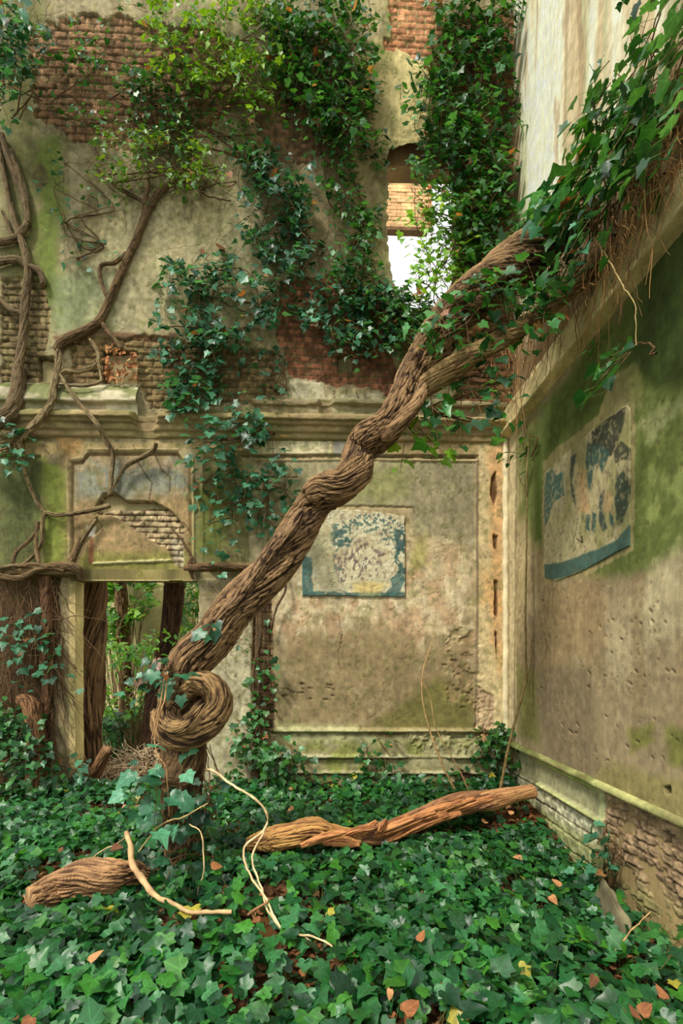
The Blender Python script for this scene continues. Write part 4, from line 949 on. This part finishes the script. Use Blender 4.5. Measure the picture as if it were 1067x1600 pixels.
shrub('thin light green sprays right of the leaning tree', [(225, 985), (300, 975), (300, 1040), (240, 1040)], 7.0, 150, .10, 'bright', bright=.2)
# heap of dry twigs at the threshold
Q = in_poly([(158, 1190), (250, 1165), (262, 1262), (150, 1268)], 520); tl = []
for q in Q:
    p = on_ground(q[0], max(q[1], 1232), 0.)*[1, 1, 0]; p = at(q[0], q[1], RNG.uniform(6.25, 6.9)); p[2] = max(p[2], .08)
    m = 6; st = np.cumsum(RNG.normal(0, 1, (m, 3))*.4+RNG.normal(0, .7, 3), 0)*[.4, .25, .28]*.11
    P = smooth_path(p+np.vstack([np.zeros(3), st]), step=.03); P[:, 2] = np.maximum(P[:, 2], .06); P[:, 1] = np.maximum(P[:, 1], D+.05)
    tl.append((P, RNG.uniform(.002, .0055), rgb(216, 190, 150)*RNG.uniform(.65, 1.15), 4))
V, f, c = tubes(tl, PT); tag(mesh('twig_heap', V, f, 4, M_STEM, None, c*1.1, origin=(-2.1, 6.5, .1)), 'heap of dry pale twigs on the doorway floor', 'twigs', kind='stuff')
twig('arching_cane', 'thin pale cane arching across the doorway opening', 'cane', [(dpath([(180, 995, 6.9), (192, 965, 6.9), (215, 935, 6.9), (240, 920, 6.9), (262, 915, 6.9)]), [.008, .008, .005]), (dpath([(225, 927, 6.9), (229, 945, 6.9), (220, 968, 6.9), (214, 975, 6.9)]), [.005, .004])], rgb(178, 150, 104))
# brick pier seen through the high window opening
def pier():
    x0, x1, z0, z1 = xb(598)-.03, xb(648)+.1, zb(355, 620)+.0, zb(262, 620)+.35
    y = 10.6; k = y/D
    x0, x1 = x0*k, x1*k; z0 = CAMZ+(z0-CAMZ)*k; z1 = CAMZ+(z1-CAMZ)*k
    bl = []; off = 0; V = []; Fs = []; C = []
    z = z0; row = 0
    while z < z1:
        x = x0-(.1 if row % 2 else 0)
        while x < x1:
            w = .22
            P, f, c = slab('b', x+.004, x+w-.008, y+RNG.normal(0, .004), y+.11, z+.004, z+.066, rgb(222, 178, 130)*RNG.uniform(.85, 1.08), step=.05, amp=.003)
            V.append(P); Fs.append(f+off); C.append(c); off += len(P); x += w
        z += .074; row += 1
    P, f, c = slab('b', x0-.1, x1+.02, y+.012, y+.10, z0, z1, rgb(196, 176, 134), step=.1); V.append(P); Fs.append(f+off); C.append(c); off += len(P)
    P, f, c = slab('b', x0-.1, x1+.1, y-.02, y+.14, z0-.07, z0, rgb(110, 84, 58), step=.1); V.append(P); Fs.append(f+off); C.append(c)
    return struct(mesh('wall_outbuilding', np.concatenate(V), np.concatenate(Fs), 4, M_PLASTER, None, np.concatenate(C), origin=(x0, y, z0)))
pier()

# ------------------------------------------------------------------ the two faded wall paintings
def mural(name, label, kind, quad, paint, res=.005, holes=None):
    quad = np.array(quad, float); W = on_back if kind == 'back' else on_right
    P4 = np.array([W(*q) for q in quad]); ax = 0 if kind == 'back' else 1
    u = np.arange(P4[:, ax].min(), P4[:, ax].max(), res); v = np.arange(P4[:, 2].min(), P4[:, 2].max(), res)
    Vv, U = np.meshgrid(v, u, indexing='ij'); U = U.ravel(); Vv = Vv.ravel()
    o = -.010 if kind == 'back' else .010
    P = np.stack([U, np.full_like(U, D-o), Vv], -1) if kind == 'back' else np.stack([np.full_like(U, XR-o), U, Vv], -1)
    s = Surf(U, Vv, P); keep = paint(s, quad) > .5
    n = np.array([0, -1., 0]) if kind == 'back' else np.array([-1., 0, 0])
    P = P+n*(s.H[:, None]+.006*(fbm(U, Vv, 20, 2, 5)[:, None]-.5))
    f = grid_faces(len(u), len(v), keep)
    if kind != 'back': f = f[:, ::-1]
    # drop unused vertices and add a back face so the paint layer has thickness
    used = np.unique(f); remap = -np.ones(len(P), int); remap[used] = np.arange(len(used)); f = remap[f]; P = P[used]; C = s.cols()[used]
    nF = np.vstack([P, P-n*.02]); allf = np.vstack([f, (f+len(P))[:, ::-1]])
    # rim
    ed = np.concatenate([f[:, [0, 1]], f[:, [1, 2]], f[:, [2, 3]], f[:, [3, 0]]]); key = np.sort(ed, 1); _, inv, cnt = np.unique(key[:, 0].astype(np.int64)*10**7+key[:, 1], return_inverse=True, return_counts=True)
    rim = ed[cnt[inv] == 1]; allf = np.vstack([allf, np.stack([rim[:, 1], rim[:, 0], rim[:, 0]+len(P), rim[:, 1]+len(P)], -1)])
    return tag(mesh(name, nF, allf, 4, M_PAINT, None, np.vstack([C, C]), origin=P.mean(0)), label, 'wall painting')
TEAL = rgb(62, 92, 86); CREAM = rgb(186, 178, 142)
def paint_m1(s, q):
    U, V = s.U, s.V; s.C[:] = CREAM; keep = s.poly(q, 1.2, 1)
    s.tint(s.blotch(6, 3, .45, .65), rgb(176, 160, 122), .7); s.tint(s.blotch(9, 5, .55, .68), rgb(206, 200, 168), .7)
    edge = s.line([(474, 850), (474, 928), (632, 932)], 5, 1.2); s.tint(edge*s.blotch(24, 8, .34, .44), TEAL*1.15, .9)
    s.tint(s.poly([(472, 868), (486, 872), (492, 925), (632, 927), (632, 934), (472, 933)], 4, 1.2), TEAL*1.15, .85)
    s.tint(s.poly([(618, 826), (634, 830), (634, 905), (622, 905)], 5, 1.5)*s.blotch(18, 9, .38, .48), TEAL, .95)
    s.tint(s.poly([(610, 905), (625, 895), (632, 905), (620, 932), (600, 930), (614, 918)], 3, 1.2), TEAL*1.1, .8)
    top = s.poly([(512, 822), (545, 812), (560, 800), (610, 806), (632, 820), (632, 860), (600, 855), (590, 830), (560, 828), (545, 850), (530, 852)], 6, 2)
    s.tint(top*s.blotch(36, 10, .50, .60), TEAL, .8)
    s.tint(s.poly([(516, 830), (540, 826), (548, 852), (530, 856), (522, 880), (535, 890), (520, 892)], 4, 2)*s.blotch(20, 11, .36, .46), TEAL, .9)
    mid = s.poly([(520, 850), (560, 845), (600, 865), (596, 900), (545, 905), (516, 925), (510, 900)], 8, 4)
    s.tint(mid*s.blotch(38, 12, .56, .62, 3, .6), rgb(104, 88, 84), .75)
    s.tint(s.blotch(40, 14, .64, .7, 3, .6), rgb(124, 110, 94), .5)
    s.tint(s.poly([(550, 910), (600, 912), (590, 928), (550, 926)], 5, 5), rgb(204, 178, 98), .6)
    s.tint(s.poly([(482, 830), (520, 820), (528, 920), (494, 915)], 6, 6), rgb(160, 152, 112), .5)
    s.H += .003*(1-s.blotch(26, 10, .48, .56)); s.C *= (1+.2*s.e2)[:, None]; return keep
mural('wall_painting', 'square faded cream painting with teal edges on back wall panel', 'back', [(472, 804), (500, 798), (560, 796), (632, 806), (633, 932), (472, 931)], paint_m1, .0055)
def paint_m2(s, q):
    U, V = s.U, s.V; s.C[:] = rgb(164, 152, 112); keep = s.poly(q, .8, 1); T2 = rgb(56, 84, 76); DK = rgb(54, 58, 46)
    s.tint(s.blotch(5, 3, .42, .62, 4, .5), rgb(182, 168, 132), .7); s.tint(s.blotch(7, 5, .54, .68, 4, .5), rgb(122, 122, 70), .6)
    def b(p, c, e=2.5, k=.92, t=.3): s.tint(s.poly(p, e, 1.6)*(.35+.65*s.blotch(40, 8, min(t, .34)-.02, min(t, .34)+.14)), c, k)
    b([(850, 882), (880, 878), (905, 868), (930, 860), (960, 846), (972, 835), (984, 820), (985, 852), (960, 868), (905, 893), (870, 905), (850, 906)], T2*1.12, 2, .95, .1)
    b([(925, 675), (940, 660), (978, 635), (974, 660), (968, 680), (955, 712), (945, 712), (938, 700), (925, 700)], DK, 2, .9, .42)
    b([(918, 690), (940, 698), (952, 706), (946, 728), (940, 738), (935, 722), (928, 728), (922, 770), (917, 755), (915, 720)], T2, 2, .95)
    b([(891, 712), (902, 706), (899, 722), (894, 750), (898, 775), (900, 795), (892, 770), (890, 740)], rgb(58, 70, 62), 1.5)
    b([(851, 740), (862, 733), (870, 744), (880, 735), (882, 775), (868, 782), (860, 800), (851, 830)], T2*1.2, 3, .9, .42)
    b([(958, 705), (970, 690), (984, 700), (984, 720), (970, 718), (962, 722)], DK, 3, .8, .44)
    b([(964, 745), (975, 735), (984, 760), (984, 775), (972, 815), (965, 820), (960, 790), (960, 760)], rgb(56, 70, 58), 2.5, .9, .4)
    b([(936, 775), (944, 765), (942, 800), (948, 825), (942, 830), (936, 815)], rgb(54, 68, 64), 1.5)
    b([(952, 800), (958, 808), (958, 824), (953, 818)], T2, 1); b([(916, 805), (922, 805), (920, 830), (915, 825)], T2, 1.5); b([(926, 800), (932, 803), (928, 832), (924, 828)], T2, 1.5)
    s.tint(s.poly([(903, 730), (915, 735), (920, 800), (905, 800)], 5, 5), rgb(186, 140, 96), .6)
    s.tint(s.poly([(940, 770), (956, 770), (958, 800), (945, 800)], 5, 5), rgb(176, 134, 96), .5)
    s.tint(s.blotch(40, 15, .64, .7, 3, .6), rgb(96, 90, 68), .5); s.C *= (1+.22*s.e2)[:, None]
    l = s.line([(901, 842), (910, 848), (909, 838)], 1, .3); s.tint(l, rgb(50, 40, 30), .9)
    return keep
mural('wall_painting', 'large weathered painting with dark teal strokes on right wall', 'right', [(850, 738), (872, 718), (925, 672), (978, 632), (985, 640), (985, 852), (905, 894), (868, 908), (850, 902)], paint_m2, .0055)

# ------------------------------------------------------------------ climbing ivy
G = 'ivy on the back wall'
I = ivy
I('dark drooping ivy hanging at the top left corner', [(-20, -20), (50, -20), (62, 60), (50, 130), (-20, 150)], 60, 'teal', off=(.5, .9), size=.09, per=9, length=.35, hang=1.0)
I('sparse small ivy strands over the upper left brickwork', [(60, 20), (230, 0), (230, 190), (150, 240), (100, 200), (50, 130)], 55, 'mid', size=.06, per=6, length=.2, off=(.02, .15))
I('yellow-green ivy cascading below the top centre edge', [(230, -20), (430, -20), (450, 120), (400, 190), (320, 130), (240, 110)], 185, 'bright', size=.068, off=(.05, .5), per=8)
I('loose green ivy sprays under the yellow-green cascade', [(230, 110), (330, 130), (400, 190), (420, 250), (250, 210), (190, 190)], 95, 'mid', size=.062, off=(.02, .2))
I('dense green ivy mass at top centre left of bare plaster', [(430, -20), (590, -20), (585, 110), (560, 200), (450, 190), (420, 100)], 200, 'mid', size=.075, off=(.05, .45), per=8)
I('small green ivy spreading along the diagonal vine tip', [(150, 225), (230, 200), (350, 225), (360, 285), (280, 282), (160, 290)], 90, 'bright', size=.062, off=(.1, .5), bright=-.15)
I('sparse ivy shoots along left edge of bare plaster', [(490, 170), (590, 130), (600, 330), (560, 370), (510, 300)], 90, 'mid', size=.072, off=(.02, .25))
I('tiny ivy leaves scattered across the left plaster', [(80, 230), (230, 290), (260, 380), (120, 420), (70, 420)], 18, 'teal', size=.07, per=4, length=.15)
I('dark teal ivy column left of the centre', [(385, 250), (470, 250), (490, 380), (480, 460), (400, 450), (385, 350)], 105, 'teal', size=.085, off=(.03, .3), bright=-.12)
I('broad teal ivy mass above the left cornice', [(270, 400), (350, 385), (440, 430), (470, 480), (410, 520), (300, 540), (245, 520)], 92, 'teal', size=.088, off=(.05, .3))
I('teal ivy hanging across the cornice right of door panel', [(240, 520), (370, 520), (350, 640), (330, 680), (262, 620)], 48, 'teal', size=.092, off=(.03, .3))
I('ivy sprays jutting over the cornice in the centre', [(300, 640), (420, 640), (428, 670), (370, 690), (310, 700)], 24, 'teal', size=.11, off=(.2, .4), per=6)
I('lower teal ivy curtain right of the door panel', [(300, 700), (375, 690), (385, 780), (350, 870), (305, 800)], 26, 'teal', size=.088, off=(.03, .2), per=6)
I('round teal ivy clump left of the leaning trunk', [(390, 720), (470, 725), (475, 790), (430, 810), (385, 850), (380, 780)], 24, 'teal', size=.095, off=(.08, .3), per=6)
I('green ivy strand dropping beside the red bricks', [(520, 360), (565, 350), (600, 480), (560, 540), (530, 470)], 55, 'mid', size=.08, off=(.05, .35))
I('teal ivy over the bricks behind the upper trunk', [(480, 430), (620, 440), (660, 540), (600, 560), (520, 520), (470, 500)], 70, 'teal', size=.088, off=(.05, .35))
I('dark ivy tuft low on the red bricks', [(410, 540), (450, 550), (450, 620), (420, 610)], 8, 'dark', size=.09, per=5)
I('tall dense ivy filling the upper right corner', [(690, -20), (800, -20), (800, 260), (720, 250), (650, 250), (660, 130)], 185, 'mid', size=.085, off=(.05, .5), per=8)
I('ivy spreading left over the high opening', [(620, 150), (720, 130), (780, 260), (790, 380), (700, 330), (650, 260)], 90, 'mid', size=.085, off=(.05, .5), bright=.05)
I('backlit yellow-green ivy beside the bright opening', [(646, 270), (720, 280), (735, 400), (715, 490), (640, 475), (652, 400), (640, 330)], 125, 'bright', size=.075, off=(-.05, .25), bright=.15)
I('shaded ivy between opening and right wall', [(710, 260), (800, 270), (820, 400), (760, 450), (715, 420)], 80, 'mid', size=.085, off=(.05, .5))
I('ivy covering the wall under the bright opening', [(590, 420), (660, 470), (700, 480), (690, 560), (620, 580), (580, 520)], 55, 'mid', size=.085, off=(.05, .4))
R_ = 'right'
I('large dark ivy leaves hanging at top right corner of photo', [(960, 0), (1090, -80), (1090, 160), (1000, 240), (940, 200), (930, 110)], 44, 'mid', R_, off=(.05, .5), size=.085, per=6, length=.28, bright=-.1)
I('ivy mass on ledge of the right wall', [(880, 200), (1000, 130), (1067, 130), (1040, 220), (950, 330), (870, 380), (850, 300)], 50, 'mid', R_, off=(.1, .55), size=.09, per=7)
I('pale glossy ivy where trunk meets right wall', [(800, 330), (900, 240), (960, 300), (900, 400), (850, 450), (800, 420)], 40, 'teal', R_, off=(.15, .6), size=.095, per=6)
I('ivy draped over the end of side branch', [(735, 470), (850, 410), (880, 440), (830, 520), (760, 560), (720, 520)], 20, 'mid', 'free', dep=4.0, off=(.0, .4), size=.085, per=6, bright=.08)
I('bright ivy sprigs on upper trunk by the opening', [(640, 530), (700, 440), (800, 370), (830, 400), (740, 470), (690, 560)], 17, 'mid', 'free', dep=3.8, off=(-.1, .3), size=.075, per=6, bright=.1)
I('teal ivy hanging beneath the side branch', [(660, 600), (780, 570), (830, 580), (790, 650), (720, 660), (670, 640)], 17, 'mid', 'free', dep=3.9, off=(-.1, .35), size=.085, per=5)
I('small ivy tuft under the trunk left of side branch', [(590, 690), (660, 640), (665, 670), (615, 710)], 6, 'bright', 'free', dep=3.85, off=(0, .1), size=.075, per=4, stems=1)
I('single trailing ivy sprig in front of green wall', [(925, 540), (1000, 500), (1015, 545), (960, 585)], 5, 'mid', R_, off=(.25, .4), size=.085, per=5, stems=1)
twig('trailing_runner', 'thin wavy runner trailing down across the green wall', 'vine runner', [([on_right(*q, .35) for q in ((935, 380), (970, 440), (992, 470), (996, 500), (994, 540))], [.005, .004, .003])], rgb(150, 130, 84))
I('little ivy shoot at the corner under right cornice', [(790, 680), (830, 650), (832, 720), (800, 735)], 5, 'mid', R_, off=(.05, .2), size=.07, per=4, stems=1)
I('big pale ivy leaves wrapped round lower trunk', [(225, 1170), (285, 1175), (300, 1230), (280, 1280), (225, 1260), (215, 1200)], 8, 'teal', 'free', dep=3.5, off=(0, .2), size=.105, per=4, bright=.12, length=.2)
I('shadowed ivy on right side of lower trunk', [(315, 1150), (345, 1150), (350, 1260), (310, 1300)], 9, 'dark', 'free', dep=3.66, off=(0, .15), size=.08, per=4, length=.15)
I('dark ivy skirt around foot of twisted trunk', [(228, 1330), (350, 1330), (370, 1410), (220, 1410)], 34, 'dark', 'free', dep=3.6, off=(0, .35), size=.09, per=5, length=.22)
I('pale ivy sprig left of knot', [(222, 1020), (275, 1010), (285, 1060), (235, 1075)], 8, 'teal', 'free', dep=3.6, off=(0, .15), size=.085, per=4, length=.15, stems=1)
I('single ivy pair on trunk above the knot', [(315, 970), (335, 965), (335, 985), (318, 990)], 2, 'teal', 'free', dep=3.55, off=(0, .03), size=.075, per=3, length=.08, stems=0)
I('ivy leaves spread over the left niche roots', [(0, 940), (110, 950), (112, 1050), (30, 1050)], 18, 'teal', size=.10, off=(.1, .25), per=4)
I('low ivy bank against the left niche', [(-10, 1090), (60, 1110), (95, 1200), (110, 1250), (-10, 1250)], 95, 'mid', size=.095, off=(.05, .4), per=6)
I('ivy clump at foot of pale door pier', [(85, 1160), (135, 1180), (135, 1260), (80, 1250)], 20, 'teal', size=.095, off=(.02, .2), per=5)
I('teal ivy hanging far left below the cornice', [(-10, 690), (30, 650), (60, 670), (30, 715), (-10, 720)], 10, 'teal', size=.11, off=(.15, .3), per=5)
I('slender ivy climbing the brick edge right of doorway', [(385, 960), (428, 950), (432, 1160), (395, 1190)], 26, 'mid', size=.075, off=(.03, .15), per=4, length=.15)
I('bushy ivy at base of wall right of doorway', [(360, 1120), (430, 1150), (500, 1190), (500, 1245), (380, 1245)], 62, 'mid', size=.09, off=(.03, .35), per=6)
I('narrow ivy spire in the middle of dado', [(592, 1135), (606, 1135), (622, 1240), (545, 1240), (560, 1185)], 34, 'mid', size=.08, off=(.02, .15), per=5, length=.16)
I('ivy bush in the inner corner behind sapling', [(742, 1120), (796, 1135), (800, 1225), (745, 1200)], 34, 'mid', size=.085, off=(.03, .2), per=5, length=.18)
I('small upright ivy on brick part of right wall', [(932, 1300), (965, 1275), (968, 1370), (930, 1400)], 16, 'teal', R_, off=(.03, .15), size=.075, per=4, length=.16)
I('ivy leaves poking in at lower right photo edge', [(1050, 1440), (1090, 1430), (1090, 1500), (1055, 1500)], 6, 'mid', R_, off=(.05, .25), size=.08, per=4, stems=1)
# dry leaf clump in the wall hole
Q = in_poly([(158, 540), (215, 545), (212, 598), (165, 596)], 110); B = on_back(Q[:, 0], Q[:, 1], .03+.05*RNG.random(110))
v, f, c, l = leaves(B, norm(RNG.normal(0, .6, (110, 3))+[0, -1, .3]), norm(RNG.normal(0, 1, (110, 3))), .06*RNG.uniform(.5, 1.2, 110), pal('dry', 110)*1.1, 'dry', .3, .5)
tag(mesh('dry_leaf_clump', v, f, 3, M_DRY, None, c, l, origin=B[0]), 'crumpled orange dead leaves caught in a square wall hole', 'dead leaves', kind='stuff')

# ------------------------------------------------------------------ ground ivy and litter
def scatter(n, y0, y1, keepf):
    out = []; 
    while sum(map(len, out)) < n:
        y = RNG.uniform(y0, y1, n); half = y*.70+.35
        x = RNG.uniform(-1, 1, n)*half; ok = (x < XR-.03) & (RNG.random(n) < half/4.6)
        x, y = x[ok], y[ok]; k = keepf(x, y); out.append(np.stack([x[k], y[k]], -1))
    return np.concatenate(out)[:n]
def dens(x, y):
    d = .35+1.1*sstep(.36, .55, fbm(x+30, y+30, 1.3, 3, 91))
    px, py = project(np.stack([x, y, gz(x, y)], -1))
    bare = np.exp(-((px-180)/150)**2-((py-1275)/22)**2)+1.1*np.exp(-((px-800)/55)**2-((py-1275)/20)**2)+.8*np.exp(-((px-1010)/90)**2-((py-1590)/45)**2)+.7*np.exp(-((px-880)/50)**2-((py-1400)/18)**2)+.8*np.exp(-((px-20)/60)**2-((py-1520)/30)**2)
    return RNG.random(len(x)) < d*np.clip(1-bare, .05, 1)
xy = scatter(13500, 1.75, 5.93, dens); n = len(xy); x, y = xy.T
sz = .066*RNG.uniform(.6, 1.35, n)*(1+.18*sstep(4.2, 2.6, y))
h = RNG.uniform(.03, .17, n)+.05*(fbm(x+9, y+9, 3, 2, 3)-.5)
LOGS = [np.array([gp(45, 1415), gp(228, 1372)]), np.array([at(385, 1320, 3.92), at(490, 1298, 4.02), at(575, 1306, 4.22), at(650, 1278, 4.66), at(830, 1237, 5.17)])]
dl = np.full(n, 9.); fr_ = np.zeros(n, bool)
for L_ in LOGS:
    for k_ in range(len(L_)-1):
        a_, b_ = L_[k_][:2], L_[k_+1][:2]; e_ = b_-a_; t_ = np.clip(((xy-a_)@e_)/(e_@e_), 0, 1)
        q_ = a_+t_[:, None]*e_; d_ = np.linalg.norm(xy-q_, axis=1); dl = np.minimum(dl, np.where(xy[:, 1] > q_[:, 1], d_*2.2, d_))
ok_ = (dl > .09) | (RNG.random(n) < .06)
h = np.where(dl < .5, h*(.3+.7*dl/.5), h)
x, y, xy, h, sz = x[ok_], y[ok_], xy[ok_], h[ok_], sz[ok_]; n = len(x)
B = np.stack([x, y, gz(x, y)+h], -1)
nn = norm(np.stack([RNG.normal(0, .45, n), RNG.normal(-.25, .45, n), np.ones(n)], -1)); tt = norm(np.stack([RNG.normal(0, 1, n), RNG.normal(-.35, 1, n), np.full(n, -.25)], -1))
C = pal('ground', n); C *= (.9+.35*fbm(x+3, y+3, 2, 3, 8))[:, None]
yl = RNG.random(n) < .004; C[yl] = rgb(170, 160, 60); 
v, f, c, l = leaves(B, nn, tt, sz, C, 'ivy', .2, .22)
gi = mesh('ground_ivy', v, f, 3, M_LEAF, None, c, l); tag(gi, 'carpet of glossy dark green ivy covering the floor', 'ivy carpet', kind='stuff')
tl = []
for i in RNG.choice(n, 5200, replace=False):
    p = B[i]; b = p*[1, 1, 0]+[RNG.normal(0, .04), RNG.normal(0, .04), gz(p[0], p[1])]; tl.append((np.array([b, (p+b)/2+[RNG.normal(0, .01), 0, .01], p]), .0016, rgb(96, 112, 52), 3))
V, f, c = tubes(tl, rgb(96, 112, 52)); st = mesh('ground_ivy_stalks', V, f, 4, M_STEM, gi, c)
n = 9000; xy = scatter(n, 1.7, 6.0, lambda x, y: RNG.random(len(x)) < .9); x, y = xy.T; n = len(x)
B = np.stack([x, y, gz(x, y)+RNG.uniform(.012, .05, n)], -1)
v, f, c, l = leaves(B, norm(np.stack([RNG.normal(0, .35, n), RNG.normal(-.1, .35, n), np.ones(n)], -1)), norm(RNG.normal(0, 1, (n, 3))*[1, 1, .2]), .055*RNG.uniform(.5, 1.3, n), pal('dry', n)*RNG.uniform(.45, 1.0, (n, 1)), 'dry', .3, .4)
tag(mesh('leaf_litter', v, f, 3, M_DRY, None, c, l), 'brown and orange leaf litter under the ivy', 'leaf litter', kind='stuff')
# individually visible dry leaves lying on top
spots = [(641, 1566, 'curled orange dead leaf lying on ivy at bottom centre of photo', .085), (632, 1582, 'lowest orange dead leaf at bottom centre beside curled one', .09),
         (1002, 1585, 'rust-brown dead leaf in the bare patch at bottom right', .08), (1040, 1560, 'tan dead leaf near the lower right photo edge', .075), (975, 1572, 'brown dead leaf left of the bottom right bare patch', .075),
         (875, 1385, 'orange dead leaf in ivy gap left of the stone slab', .08), (860, 1400, 'second orange dead leaf in gap left of slab', .07), (815, 1342, 'orange dead leaf midway along right ivy edge', .07),
         (140, 1502, 'tan dead leaf in the lower left ivy', .07), (50, 1590, 'yellow-brown dead leaf at bottom left photo corner', .085), (655, 1470, 'small brown dead leaf in the central ivy', .06),
         (770, 1265, 'rust dead leaf below the branch tip by the corner', .09), (800, 1272, 'orange dead leaf under the branch end at right wall', .09), (755, 1285, 'broad tan dead leaf left of the leaves by the branch tip', .09),
         (175, 1325, 'pale tan dead leaf standing above the short log', .085), (330, 1355, 'red-brown dead leaf right of trunk foot', .08), (610, 1545, 'small ochre dead leaf above bottom centre pair', .055),
         (95, 1330, 'tan dead leaf on ivy at the left above the log', .07), (930, 1525, 'ochre dead leaf between stone slab and bottom edge', .07), (458, 1262, 'light brown dead leaf in ivy right of the pale wall strip', .075)]
for px, py, lab, s_ in spots:
    p = gp(px, py, .20 if py > 1290 else .15)[None]
    v, f, c, l = leaves(p, norm(np.array([[RNG.normal(0, .3), -.6, 1.]])), norm(RNG.normal(0, 1, (1, 3))*[1, 1, .2]), [s_], pal('dry', 1)*1.0, 'dry', .35, .45)
    m_ = len(v); nv = np.vstack([v, v-[0, 0, .0015]]); f = np.vstack([f, (f+m_)[:, ::-1]])
    tag(mesh('dead_leaf', nv, f, 3, M_DRY, None, np.vstack([c, c]), np.vstack([l, l]), origin=p[0]), lab, 'leaf')
